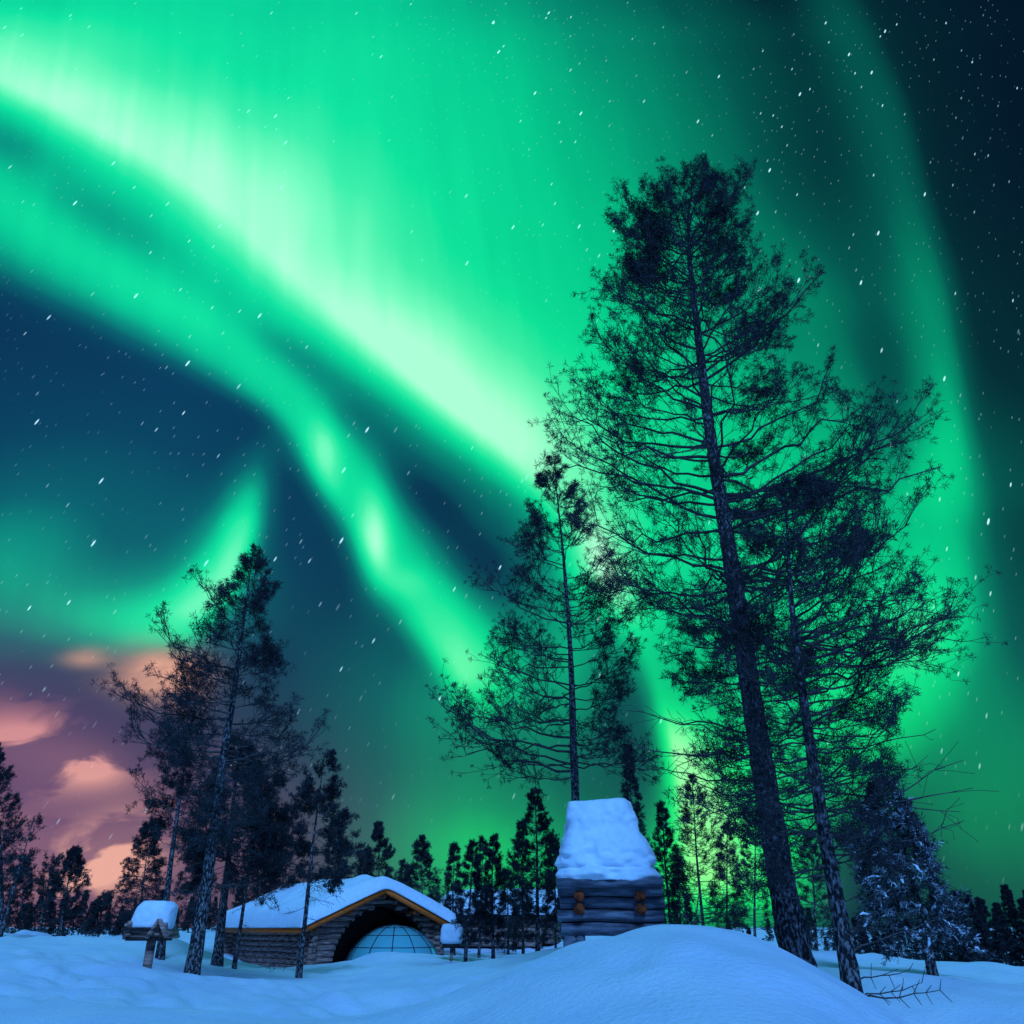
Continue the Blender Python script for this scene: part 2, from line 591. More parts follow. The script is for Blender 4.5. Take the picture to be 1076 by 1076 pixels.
_D = np.linalg.norm(CT[:, None, :2] - CT[None, :, :2], axis=2)
_A = _phi(_D) - np.eye(len(CT)) * 0.03
_P = np.c_[np.ones(len(CT)), CT[:, :2]]
_K = np.block([[_A, _P], [_P.T, np.zeros((3, 3))]])
_W = np.linalg.solve(_K, np.r_[CT[:, 2], 0, 0, 0])


def ground(x, y, detail=True):
    x = np.atleast_1d(np.asarray(x, float)); y = np.atleast_1d(np.asarray(y, float))
    z = np.empty(len(x))
    for i in range(0, len(x), 8000):
        s_ = slice(i, i + 8000)
        d = np.hypot(x[s_, None] - CT[None, :, 0], y[s_, None] - CT[None, :, 1])
        z[s_] = _phi(d) @ _W[:-3] + _W[-3] + _W[-2] * x[s_] + _W[-1] * y[s_]
    r = np.hypot(x, y - 10)
    # far land: a gently rolling forest floor
    far = .9 + 1.2 * (vnoise(x / 40, y / 40, 5) - .5)
    w = np.clip((r - 32) / 22, 0, 1)
    w = w * w * (3 - 2 * w)
    wl = np.clip((-2 - y) / 5, 0, 1)
    z = np.clip(z, -1.2, 2.2)
    z = z * (1 - w) + far * w
    z = z * (1 - wl) + (-.3) * wl
    if detail:
        a = .05 * (vnoise(x / .8 + 20, y / .8, 12) - .5) + .11 * (vnoise(x / 1.6, y / 1.6, 1) - .5) + .035 * (vnoise(x / .45, y / .45, 2) - .5)
        # wind crusted, trampled patches on the left and the right of the foreground
        k = np.clip((vnoise(x / 3 + 9, y / 3, 7) - .45) * 4, 0, 1)
        a += k * .15 * (vnoise(x / .35 + y / .8, y / .6, 3) - .5)
        z = z + a * np.clip(r / 3, .3, 1)
    return z


def gz(x, y):
    return float(ground(x, y)[0])


_rad = np.concatenate([[.0], np.geomspace(.5, 70, 330), np.geomspace(72, 1500, 50)])
_ang = np.concatenate([np.linspace(-42, 42, 420), np.linspace(44, 316, 120)])
_ang = np.radians(_ang)
RR, AA = np.meshgrid(_rad, _ang, indexing='ij')
gx, gy = (RR * np.sin(AA)).ravel(), (RR * np.cos(AA)).ravel()
gzv = ground(gx, gy)
na = len(_ang)
ii = np.arange(len(_rad) - 1)[:, None] * na
jj = np.arange(na)[None, :]
j2 = (jj + 1) % na
quads = np.stack([ii + jj, ii + j2, ii + na + j2, ii + na + jj], axis=2).reshape(-1, 4)[:, ::-1]
tag(mesh_obj('snow_ground', np.c_[gx, gy, gzv], quads, SNOW, smooth_=True), kind='structure')


# ---------------------------------------------------------------- trees
def tubes(P, R, n=5):
    """Many tubes at once. P (m, k, 3) paths, R (m, k) radii -> verts, quads."""
    m, k, _ = P.shape
    T = np.gradient(P, axis=1)
    T /= np.linalg.norm(T, axis=2, keepdims=True) + 1e-9
    ref = np.where(np.abs(T[:, :1, 2:3]) < .85, np.array([[[0, 0, 1.0]]]), np.array([[[1.0, 0, 0]]]))
    A = np.cross(T, np.broadcast_to(ref, T.shape)); A /= np.linalg.norm(A, axis=2, keepdims=True) + 1e-9
    B = np.cross(T, A)
    q = 2 * np.pi * np.arange(n) / n
    V_ = P[:, :, None, :] + R[:, :, None, None] * (A[:, :, None, :] * np.cos(q)[None, None, :, None] + B[:, :, None, :] * np.sin(q)[None, None, :, None])
    base = (np.arange(m)[:, None, None] * k + np.arange(k - 1)[None, :, None]) * n
    kk = np.arange(n)[None, None, :]
    k2 = (kk + 1) % n
    Q = np.stack([base + kk, base + k2, base + n + k2, base + n + kk], axis=3).reshape(-1, 4)
    return V_.reshape(-1, 3), Q


def tufts(C, D, size, blades, width, spread=.9):
    """Needle tufts: at each centre C (m,3) pointing along D, thin blades fanned out."""
    m = len(C)
    r = rng.normal(size=(m, blades, 3))
    r /= np.linalg.norm(r, axis=2, keepdims=True)
    d = D[:, None, :] * (1.0 - spread * .45) + r * spread
    d /= np.linalg.norm(d, axis=2, keepdims=True) + 1e-9
    L = size[:, None, None] * rng.uniform(.6, 1.15, (m, blades, 1))
    s = np.cross(d, rng.normal(size=(m, blades, 3)))
    s /= np.linalg.norm(s, axis=2, keepdims=True) + 1e-9
    c = C[:, None, :] + rng.normal(size=(m, blades, 3)) * size[:, None, None] * .12
    w = width * rng.uniform(.7, 1.3, (m, blades, 1))
    a = c - s * w * .4
    b = c + d * L * .5 + s * w
    e = c + d * L
    g = c + d * L * .5 - s * w
    V_ = np.stack([a, b, e, g], axis=2).reshape(-1, 3)
    Q = np.arange(len(V_)).reshape(-1, 4)
    return V_, Q


def bez(a, b, c, k):
    t = np.linspace(0, 1, k)[None, :, None]
    return a[:, None, :] * (1 - t) ** 2 + 2 * b[:, None, :] * t * (1 - t) + c[:, None, :] * t * t


def norm(v):
    return v / (np.linalg.norm(v, axis=-1, keepdims=True) + 1e-9)


def rot_z(v, a):
    c, s = np.cos(a), np.sin(a)
    return np.stack([v[..., 0] * c - v[..., 1] * s, v[..., 0] * s + v[..., 1] * c, v[..., 2]], axis=-1)


def grow(name, trunk_pts, r0, outline, n_limb, label, cat='tree', group=None, rise=.35, arch=.0, sec=9, ter=3, tuft=.11, blades=10,
         bw=.008, needles=NEEDLE, dead=(), dead_n=0, extra=(), gap=.15, limb_r=.022, frost=0.0, curl=.12, tw_r=.004, seed=1, spread=.9, tpt=3, rtop=.012, trunk_n=10, bark=BARK, snow_on=0.0, minL=.25, clump=0.0, whorl=0, full=1.2, wig_=.035, lo=.68, dead_tips=()):
    """One tree. trunk_pts: points root to tip (world). outline: rows (z, left reach, right reach) in metres.
    rise: how steeply limbs climb (tan of the angle) at the top and, second value, at the bottom."""
    global rng
    rng = np.random.default_rng(seed)
    tp = np.array(trunk_pts, float)
    zz = tp[:, 2]
    root = empty(name, tuple(tp[0]), label, cat, group)
    base = tp[0].copy()
    # trunk
    nk = max(10, int((zz[-1] - zz[0]) * (9 if trunk_n > 12 else 3)))
    zs = np.linspace(zz[0] - .35, zz[-1], nk)
    cx, cy = np.interp(zs, zz, tp[:, 0]), np.interp(zs, zz, tp[:, 1])
    # round the polyline
    for _ in range(4):
        cx[1:-1] = (cx[:-2] + cx[1:-1] * 2 + cx[2:]) / 4
    H = zz[-1] - zz[0]
    t = np.clip((zs - zz[0]) / H, 0, 1)
    wv = r0 * .5
    cx += wv * np.sin(t * 9 + seed) * t * (1 - t)
    cy += wv * np.sin(t * 7 + seed * 2) * t * (1 - t)

    def axis(z):
        z = np.asarray(z)
        return np.stack([np.interp(z, zs, cx), np.interp(z, zs, cy), z], axis=-1)
    rr = np.maximum(r0 * (1 - t) ** .85 * (1 + .35 * np.exp(-t * H / .5)), rtop)
    P = np.stack([cx, cy, zs], axis=1)
    v, q = tubes(P[None], rr[None], trunk_n)
    v = v + rng.normal(size=v.shape) * (np.repeat(rr, trunk_n) * .06)[:, None]
    tv, tq = [v], [q]
    # limbs
    ol = np.array(outline, float)
    n1 = n_limb
    zt = np.interp(np.sort(rng.random(n1)), np.linspace(0, 1, 50), np.interp(np.linspace(0, 1, 50), np.linspace(0, 1, len(ol)), ol[:, 0]))
    zt = np.sort(rng.uniform(ol[0, 0], ol[-1, 0], n1))
    if whorl:
        wh = ol[0, 0] + (ol[-1, 0] - ol[0, 0]) * (1 - (1 - (np.arange(whorl) + .5) / whorl) ** 1.15)
        zt = wh[np.arange(n1) * whorl // n1] + rng.normal(size=n1) * .18 * (ol[-1, 0] - ol[0, 0]) / whorl
    phi = (np.arange(n1) * 2.39996 + rng.normal(size=n1) * .5)
    # pull some limbs towards the two sides so that the outline is held
    k = rng.random(n1) < .35
    phi = np.where(k, np.where(rng.random(n1) < .5, 0, np.pi) + rng.normal(size=n1) * .35, phi)
    left = np.interp(zt, ol[:, 0], ol[:, 1]); right = np.interp(zt, ol[:, 0], ol[:, 2])
    cph = np.cos(phi)
    ext = np.where(cph > 0, right, left) * np.abs(cph) + .5 * (left + right) * (1 - np.abs(cph))
    ext = np.maximum(ext * rng.uniform(lo, 1.08, n1), minL)
    tt = np.clip((zt - ol[0, 0]) / (ol[-1, 0] - ol[0, 0]), 0, 1)
    rs = rise if isinstance(rise, tuple) else (rise, rise)
    slope = rs[1] + (rs[0] - rs[1]) * tt + rng.normal(size=n1) * (.2 if not whorl else .1)
    drop = slope * ext
    tip = np.stack([np.cos(phi) * ext, np.sin(phi) * ext, np.zeros(n1)], axis=1)
    z0 = np.clip(zt - drop, zz[0] + .25, zz[-1] - .05)
    start = axis(z0)
    tip = tip + start
    tip[:, 2] = zt
    # particular limbs asked for: (z of the tip, reach east, reach north, z at the trunk)
    for (ez, ex, ey, es) in extra:
        s_ = axis(es)
        start = np.vstack([start, s_[None]])
        tip = np.vstack([tip, (s_ + np.array([ex, ey, ez - es]))[None]])
    nl = len(start)
    Lh = np.linalg.norm((tip - start)[:, :2], axis=1)
    mid = start * .45 + tip * .55
    mid[:, 2] = start[:, 2] * .6 + tip[:, 2] * .4 + arch * Lh - curl * Lh
    side = norm(np.cross(tip - start, np.array([0, 0, 1.0])))
    mid += side * (rng.normal(size=(nl, 1)) * .10 * Lh[:, None])
    KL = 9
    LP = bez(start, mid, tip, KL)
    wig = rng.normal(size=LP.shape) * (wig_ * Lh)[:, None, None] * np.linspace(.4, 1, KL)[None, :, None]
    wig[:, 0] = 0
    LP = LP + wig
    r_at = np.interp(start[:, 2], zs, rr)
    lr = np.minimum(limb_r * (Lh / 1.5) ** .7, r_at * .6)
    LR = lr[:, None] * np.linspace(1, .28, KL)[None]
    v, q = tubes(LP, LR, 5)
    cv, cq, cm = [v], [q], [np.zeros(len(q), int)]
    # secondary shoots
    ns = sec
    u = rng.uniform(.22, 1.0, (nl, ns)) ** .8
    idx = u * (KL - 1)
    i0 = np.clip(idx.astype(int), 0, KL - 2)
    fr = (idx - i0)[..., None]
    rows = np.arange(nl)[:, None]
    sp = LP[rows, i0] * (1 - fr) + LP[rows, i0 + 1] * fr
    td = norm(LP[rows, i0 + 1] - LP[rows, i0])
    ang = np.where(rng.random((nl, ns)) < .5, 1, -1) * rng.uniform(.35, 1.1, (nl, ns))
    sd = rot_z(td, ang)
    sd[..., 2] += rng.normal(size=(nl, ns)) * .28 + (.16 if curl > 0 else -.05)
    sd = norm(sd)
    sl = (Lh[:, None] * (.46 - .26 * u) * rng.uniform(.6, 1.3, (nl, ns))) + tuft * .8
    sl = np.minimum(sl, 1.1 * max(1, tuft / .11))
    S = sp.reshape(-1, 3); SD = sd.reshape(-1, 3); SL = sl.reshape(-1)
    if clump:
        keep = rng.random(len(S)) > clump * (vnoise(S[:, 0] * 1.6 + 50, S[:, 2] * 1.9, seed))
        S, SD, SL = S[keep], SD[keep], SL[keep]
    keep = rng.random(len(S)) < np.clip(SL / (.46 * .7 * full) + .12, 0, 1)
    S, SD, SL = S[keep], SD[keep], SL[keep]
    E = S + SD * SL[:, None]
    Mi = (S + E) / 2 + rng.normal(size=S.shape) * (.10 * SL)[:, None]
    E[:, 2] += curl * .7 * SL
    SP_ = bez(S, Mi, E, 5)
    SR = np.broadcast_to(np.linspace(tw_r * 1.6, tw_r * .8, 5)[None], SP_.shape[:2])
    v, q = tubes(SP_, SR, 3)
    cv.append(v); cq.append(q); cm.append(np.zeros(len(q), int))
    # third order twigs
    m = len(S)
    ut = rng.uniform(.25, 1, (m, ter)) * 4
    i0 = np.clip(ut.astype(int), 0, 3)
    fr = (ut - i0)[..., None]
    rows = np.arange(m)[:, None]
    tps = SP_[rows, i0] * (1 - fr) + SP_[rows, i0 + 1] * fr
    td = norm(SP_[rows, i0 + 1] - SP_[rows, i0])
    td = rot_z(td, np.where(rng.random((m, ter)) < .5, 1, -1) * rng.uniform(.3, 1.0, (m, ter)))
    td[..., 2] += rng.normal(size=(m, ter)) * .35 + (.2 if curl > 0 else 0)
    td = norm(td)
    tl = np.minimum(SL[:, None] * rng.uniform(.25, .6, (m, ter)) + tuft * .5, .32 * max(1, tuft / .11))
    a_, d_, l_ = tps.reshape(-1, 3), td.reshape(-1, 3), tl.reshape(-1)
    e_ = a_ + d_ * l_[:, None]
    if ter:
        TP = np.stack([a_, (a_ + e_) / 2 + rng.normal(size=a_.shape) * .08 * l_[:, None], e_], axis=1)
        v, q = tubes(TP, np.full(TP.shape[:2], tw_r * .75), 3)
        cv.append(v); cq.append(q); cm.append(np.zeros(len(q), int))
    # needles at twig ends and along them, on the ends of the secondaries and limb tips
    C, D = [e_, E, LP[:, -1]], [d_, norm(E - Mi), norm(LP[:, -1] - LP[:, -2])]
    for w_ in np.linspace(.25, .8, max(0, tpt - 1)):
        C.append(a_ * (1 - w_) + e_ * w_); D.append(d_)
        C.append(SP_[:, 2] * (1 - w_) + SP_[:, 4] * w_); D.append(norm(E - S))
    # leader
    ztop = np.linspace(zz[-1] - .9 * max(.3, tuft * 4), zz[-1], 12)
    C.append(axis(ztop)); D.append(np.tile([0, 0, 1.0], (12, 1)))
    C, D = np.vstack(C), np.vstack(D)
    sz = tuft * rng.uniform(.7, 1.25, len(C))
    v, q = tufts(C, norm(D), sz, blades, bw, spread)
    cv.append(v); cq.append(q)
    fm = np.ones(len(q), int)
    if frost:
        fm = np.where(np.repeat(rng.random(len(C)) < frost, blades), 2, 1)
    cm.append(fm)
    # dead limbs low on the trunk, with bare drooping twigs
    if dead_n:
        zd = rng.uniform(dead[0], dead[1], dead_n)
        ph = np.where(rng.random(dead_n) < .6, np.where(rng.random(dead_n) < .5, 0, np.pi) + rng.normal(size=dead_n) * .5, rng.uniform(0, 6.28, dead_n))
        ld = rng.uniform(.35, 1, dead_n) * np.where(np.cos(ph) > 0, dead[3], dead[2])
        s_ = axis(zd)
        dead_ext = [(axis(t_[3]), np.array(t_[:3])) for t_ in dead_tips]
        e2 = s_ + np.stack([np.cos(ph) * ld, np.sin(ph) * ld, rng.normal(size=dead_n) * .10 * ld + dead[4] * ld], axis=1)
        if dead_ext:
            s_ = np.vstack([s_] + [a[None] for a, _ in dead_ext]); e2 = np.vstack([e2] + [b[None] for _, b in dead_ext])
            dead_n = len(s_); ld = np.linalg.norm((e2 - s_)[:, :2], axis=1)
        mm = (s_ + e2) / 2; mm[:, 2] += rng.normal(size=dead_n) * .08 * ld - .05 * ld
        DP = bez(s_, mm, e2, 8) + rng.normal(size=(dead_n, 8, 3)) * (.02 * ld)[:, None, None]
        DP[:, 0] = s_
        v, q = tubes(DP, (limb_r * .75 * np.sqrt(ld / 1.5))[:, None] * np.linspace(1, .25, 8)[None], 4)
        cv.append(v); cq.append(q); cm.append(np.zeros(len(q), int))
        kt = 9
        ui = rng.integers(2, 7, (dead_n, kt))
        rw = np.arange(dead_n)[:, None]
        o_ = DP[rw, ui].reshape(-1, 3)
        dd = norm(DP[rw, ui + 1] - DP[rw, ui]).reshape(-1, 3)
        dd = rot_z(dd, rng.choice([-1, 1], len(dd)) * rng.uniform(.4, 1.2, len(dd)))
        dd[:, 2] += rng.normal(size=len(dd)) * .55
        dd = norm(dd)
        l2 = np.repeat(ld, kt) * rng.uniform(.1, .34, len(dd))
        e3 = o_ + dd * l2[:, None]
        TP = np.stack([o_, (o_ + e3) / 2 + rng.normal(size=o_.shape) * .12 * l2[:, None], e3], axis=1)
        v, q = tubes(TP, np.full(TP.shape[:2], tw_r * .9), 3)
        cv.append(v); cq.append(q); cm.append(np.zeros(len(q), int))
    V_ = np.vstack(tv) - base
    mesh_obj('trunk', V_, tq[0], bark, root, True)
    off, Qs = 0, []
    for v, q in zip(cv, cq):
        Qs.append(q + off)
        off += len(v)
    mesh_obj('crown', np.vstack(cv) - base, np.vstack(Qs), None, root, mats=[TWIG, needles, FROST], midx=np.concatenate(cm))
    if snow_on:
        kk = rng.random(len(SP_)) < snow_on
        sp2 = SP_[kk][:, 1:] + np.array([0, 0, .03])
        rad = np.broadcast_to(np.array([.008, .02, .024, .01])[None], sp2.shape[:2]) * rng.uniform(.5, 1.5, (len(sp2), 1))
        v, q = tubes(sp2 + rng.normal(size=sp2.shape) * .012, rad, 5)
        mesh_obj('clinging_snow', v - base, q, CAPSNOW, root, True)
    return root


def px_tree(name, trunk_px, Y, outline_px, r_px, n, label, base_z=None, **kw):
    """A tree from its picture: trunk_px root to tip, outline rows (py, left px, right px), all at the distance Y."""
    tp = [at(px, py, Y) for px, py in trunk_px]
    x0 = tp[0][0]
    g = gz(x0, Y)
    tp[0] = (tp[0][0], Y, min(g, tp[0][2]))
    tpx = np.array(trunk_px, float)
    o = []
    for py, l, r in sorted(outline_px, key=lambda a: -a[0]):
        c = np.interp(-py, -tpx[:, 1], tpx[:, 0])
        m = at(c, py, Y)
        o.append((m[2], max(.05, m[0] - at(l, py, Y)[0]), max(.05, at(r, py, Y)[0] - m[0])))
    m = at(trunk_px[0][0], trunk_px[0][1], Y)
    depth = Y * CP + (m[2] - EYE) * SP
    ex = []
    for (tipx, tipy, sy, back) in kw.pop('limbs_px', ()):
        c = np.interp(-sy, -tpx[:, 1], tpx[:, 0])
        s_ = at(c, sy, Y)
        t_ = at(tipx, tipy, Y + back)
        ex.append((t_[2], t_[0] - s_[0], back, s_[2]))
    kw['dead_tips'] = [tuple(at(tx_, ty_, Y + bk)) + (at(np.interp(-sy, -tpx[:, 1], tpx[:, 0]), sy, Y)[2],) for tx_, ty_, sy, bk in kw.pop('dead_tips_px', ())]
    d = kw.pop('dead_px', None)
    if d:
        za, zb = at(tpx[0, 0], d[0], Y)[2], at(tpx[0, 0], d[1], Y)[2]
        k = depth / F
        kw['dead'] = (min(za, zb), max(za, zb), d[2] * k, d[3] * k, d[4])
    return grow(name, tp, r_px * depth / F, o, n, label, extra=ex, **kw)

# ---------------------------------------------------------------- log cabin with the glass dome
def U(v): return np.array(v) / np.linalg.norm(v)


Cc = np.array([at(331, 1019, 34)[0], 34.0, 0.0])
BZ = at(331, 1019, 34)[2]                       # snow line at the front left corner
ang_c = math.radians(35)
GW, SL_ = 5.4, 8.6                               # gable width, length of the side wall
cab = empty('log_cabin', (Cc[0] - .32, Cc[1], BZ - .6), 'log cabin with snow covered gable roof, orange eave boards and a glass dome in front', 'cabin', rz=ang_c)
# local frame: x along the gable to the right, y towards the back, z up from .6 m under the snow
S0 = .6
EAVE = S0 + 1.50
AP = EAVE + 1.06
R_ = .105
ARC_C, ARC_R, ARC_Z = GW * .56, 2.05, S0 + .05     # arch in the gable

m = MB()
zc = R_
k = 0
while zc < EAVE:
    m.tube([(-.28 - .06 * (k % 2), R_, zc), (GW * .0 + .0, R_, zc)], R_, 9, wob=.05)
    # gable logs, cut by the arch
    h = zc - ARC_Z
    if h < ARC_R:
        half = math.sqrt(max(0, ARC_R ** 2 - max(h, 0) ** 2))
        m.tube([(0, R_, zc), (ARC_C - half, R_, zc)], R_, 9, wob=.05)
        if ARC_C + half < GW:
            m.tube([(ARC_C + half, R_, zc), (GW + .3, R_, zc)], R_, 9, wob=.05)
    else:
        m.tube([(0, R_, zc), (GW + .3, R_, zc)], R_, 9, wob=.05)
    zc += R_ * 1.86
    k += 1
while zc < AP - .12:
    t = (zc - EAVE) / (AP - EAVE)
    x0, x1 = t * GW * .5, GW - t * GW * .5
    h = zc - ARC_Z
    if h < ARC_R:
        half = math.sqrt(ARC_R ** 2 - h ** 2)
        if ARC_C - half > x0: m.tube([(x0, R_, zc), (ARC_C - half, R_, zc)], R_, 9, wob=.05)
        if ARC_C + half < x1: m.tube([(ARC_C + half, R_, zc), (x1, R_, zc)], R_, 9, wob=.05)
    else:
        m.tube([(x0, R_, zc), (x1, R_, zc)], R_, 9, wob=.05)
    zc += R_ * 1.86
m.build('gable_wall', LOG, cab, True)
m = MB()
zc = R_ * .2
k = 0
while zc < EAVE + .02:
    e = .28 + .10 * ((k * 7) % 3) / 3
    m.tube([(R_, -e, zc), (R_, SL_ * .33, zc + .01), (R_, SL_ * .66, zc - .01), (R_, SL_ + e, zc)], R_, 9, wob=.05)
    zc += R_ * 1.86
    k += 1
m.build('side_wall', LOG, cab, True)
m = MB()
for zc in np.arange(R_ * .2, EAVE, R_ * 1.86):
    m.tube([(GW - R_, -.2, zc), (GW - R_, SL_ + .2, zc)], R_, 8)
m.build('side_wall', LOG, cab, True)
m = MB()
for zc in np.arange(R_, EAVE, R_ * 1.86):
    m.tube([(-.3, SL_ - R_, zc), (GW + .3, SL_ - R_, zc)], R_, 8)
m.build('back_wall', LOG, cab, True)
# round cut ends of the corner logs
m = MB()
for k, zc in enumerate(np.arange(R_ * .2, EAVE + .02, R_ * 1.86)):
    e = .28 + .10 * ((k * 7) % 3) / 3
    m.tube([(R_, -e + .002, zc), (R_, -e - .012, zc)], R_ * .88, 10)
m.build('log_ends', vary(new_mat('cut_end_dull', (.3, .2, .15)), (.10, .06, .045), (.34, .22, .16), 14, .3), cab)
# roof: two slopes of board on purlins, orange barge and eave boards
OV = .48
sl = (AP + .10 - EAVE) / (GW / 2)
yb0, yb1 = -.55, SL_ + .5


def zroof(x):
    return AP + .14 - abs(x - GW / 2) * sl


m = MB()
for x0, x1 in ((-OV, GW / 2), (GW / 2, GW + OV)):
    v = []
    for (x, dz) in ((x0, 0), (x1, 0), (x1, -.07), (x0, -.07)):
        for y in (yb0 + .03, yb1):
            v.append((x, y, zroof(x) + dz))
    m.add(v, [(0, 1, 3, 2), (2, 3, 5, 4), (4, 5, 7, 6), (6, 7, 1, 0), (0, 2, 4, 6), (1, 7, 5, 3)])
roof_ = m.build('roof', DARKWOOD, cab)
for x0, x1 in ((-OV - .02, GW / 2), (GW / 2, GW + OV + .02)):
    m = MB()
    v = []
    for (x, dz) in ((x0, .03), (x1, .03), (x1, -.19), (x0, -.19)):
        for y in (yb0 - .03, yb0 + .025):
            v.append((x, y, zroof(x) + dz))
    m.add(v, [(0, 1, 3, 2), (2, 3, 5, 4), (4, 5, 7, 6), (6, 7, 1, 0), (0, 2, 4, 6), (1, 7, 5, 3)])
    m.build('barge_board', FASCIA, roof_)
for x in (-OV - .03, GW + OV + .03):
    m = MB()
    m.box((x, (yb0 + yb1) / 2, zroof(-OV) - .07), (.05, yb1 - yb0, .21))
    m.build('eave_board', FASCIA, roof_)
# dark strip over the barge boards
m = MB()
for x0, x1 in ((-OV - .06, GW / 2), (GW / 2, GW + OV + .06)):
    v = []
    for (x, dz) in ((x0, .075), (x1, .075), (x1, .035), (x0, .035)):
        for y in (yb0 - .06, yb0 + .3):
            v.append((x, y, zroof(x) + dz))
    m.add(v, [(0, 1, 3, 2), (2, 3, 5, 4), (4, 5, 7, 6), (6, 7, 1, 0), (0, 2, 4, 6), (1, 7, 5, 3)])
m.build('roof_edge', DARKWOOD, roof_)
for x in (.0, GW * .25, GW / 2, GW * .75, GW):
    m = MB()
    m.tube([(x, -.50, zroof(x) - .24), (x, .5, zroof(x) - .24)], .095, 10)
    m.build('purlin', ENDGRAIN, cab, True)
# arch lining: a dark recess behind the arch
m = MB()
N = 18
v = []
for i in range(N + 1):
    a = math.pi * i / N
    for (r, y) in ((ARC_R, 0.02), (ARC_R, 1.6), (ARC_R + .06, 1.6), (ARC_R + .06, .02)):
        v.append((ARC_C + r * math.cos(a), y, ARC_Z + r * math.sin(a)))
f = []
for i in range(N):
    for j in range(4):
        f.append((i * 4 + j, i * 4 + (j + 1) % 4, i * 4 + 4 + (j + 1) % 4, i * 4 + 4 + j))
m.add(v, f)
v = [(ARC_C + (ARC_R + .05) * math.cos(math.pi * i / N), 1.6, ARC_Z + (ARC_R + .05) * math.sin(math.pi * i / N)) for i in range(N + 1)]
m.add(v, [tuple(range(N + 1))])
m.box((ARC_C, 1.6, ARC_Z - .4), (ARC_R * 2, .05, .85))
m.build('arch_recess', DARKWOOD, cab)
# glass dome standing in the arch, panes on a thin dark frame
DC = np.array([GW * .66, .2, S0 - .50])
DR = 1.95
rings, segs = [0, 19, 37, 54, 70, 90], 12
m, fr_ = MB(), MB()
v = []
for ri, e in enumerate(rings):
    for s_ in range(segs):
        a = 2 * math.pi * (s_ + .5 * 0) / segs
        v.append(DC + DR * np.array([math.cos(math.radians(e)) * math.cos(a), math.cos(math.radians(e)) * math.sin(a), math.sin(math.radians(e))]))
f = []
for ri in range(len(rings) - 1):
    for s_ in range(segs):
        s2 = (s_ + 1) % segs
        q = (ri * segs + s_, ri * segs + s2, (ri + 1) * segs + s2, (ri + 1) * segs + s_)
        f.append(q if ri < len(rings) - 2 else q[:3])
m.add(v, f)
dome_ = m.build('glass_dome', GLASS, cab)
v = np.array(v)
for ri in range(len(rings) - 1):
    for s_ in range(segs):
        a_, b_ = v[ri * segs + s_], v[ri * segs + (s_ + 1) % segs]
        fr_.tube([a_, b_], .018, 5)
        fr_.tube([a_, v[(ri + 1) * segs + s_]], .022, 5)
fr_.build('dome_frame', STEEL, dome_)
# snow on the roof: thick rounded blanket following both slopes, rounded over the ridge, hanging a little past the eaves
nx, ny = 56, 60
xs = np.linspace(-OV - .10, GW + OV + .10, nx)
ys = np.linspace(yb0 - .10, yb1 + .10, ny)
X, Y_ = np.meshgrid(xs, ys, indexing='ij')
ux = np.minimum(X - xs[0], xs[-1] - X); uy = np.minimum(Y_ - ys[0], ys[-1] - Y_)
edge = np.minimum(1, np.minimum(ux, uy) / .42)
th = (.52 + .16 * (vnoise(X / .6 + 7, Y_ / .6, 9) - .5)) * np.sqrt(np.maximum(0, 1 - (1 - edge) ** 2)) + .02 + .06 * vnoise(X / .35, Y_ / .35, 2) * (edge < .5)
base_z = AP + .14 - np.sqrt((X - GW / 2) ** 2 + .04) * sl + .045
rounded = AP + .14 - np.sqrt((X - GW / 2) ** 2 + .9) * sl + .32
top = np.maximum(base_z + th, np.minimum(rounded, base_z + .8) * (edge > .99) + (base_z + th) * (edge <= .99))
top += .07 * (vnoise(X / .9 + 3, Y_ / .9, 4) - .5) * edge
V1 = np.stack([X, Y_, top], -1).reshape(-1, 3)
V2 = np.stack([X, Y_, base_z - .0], -1).reshape(-1, 3)
idx = np.arange(nx * ny).reshape(nx, ny)
q = np.stack([idx[:-1, :-1], idx[1:, :-1], idx[1:, 1:], idx[:-1, 1:]], -1).reshape(-1, 4)
q2 = q[:, ::-1] + nx * ny
rim = np.concatenate([idx[:, 0], idx[-1, 1:], idx[::-1, -1][1:], idx[0, ::-1][1:]])
q3 = np.stack([rim[:-1], rim[:-1] + nx * ny, rim[1:] + nx * ny, rim[1:]], -1)
mesh_obj('roof_snow', np.vstack([V1, V2]), np.vstack([q, q2, q3]), CAPSNOW, roof_, True)


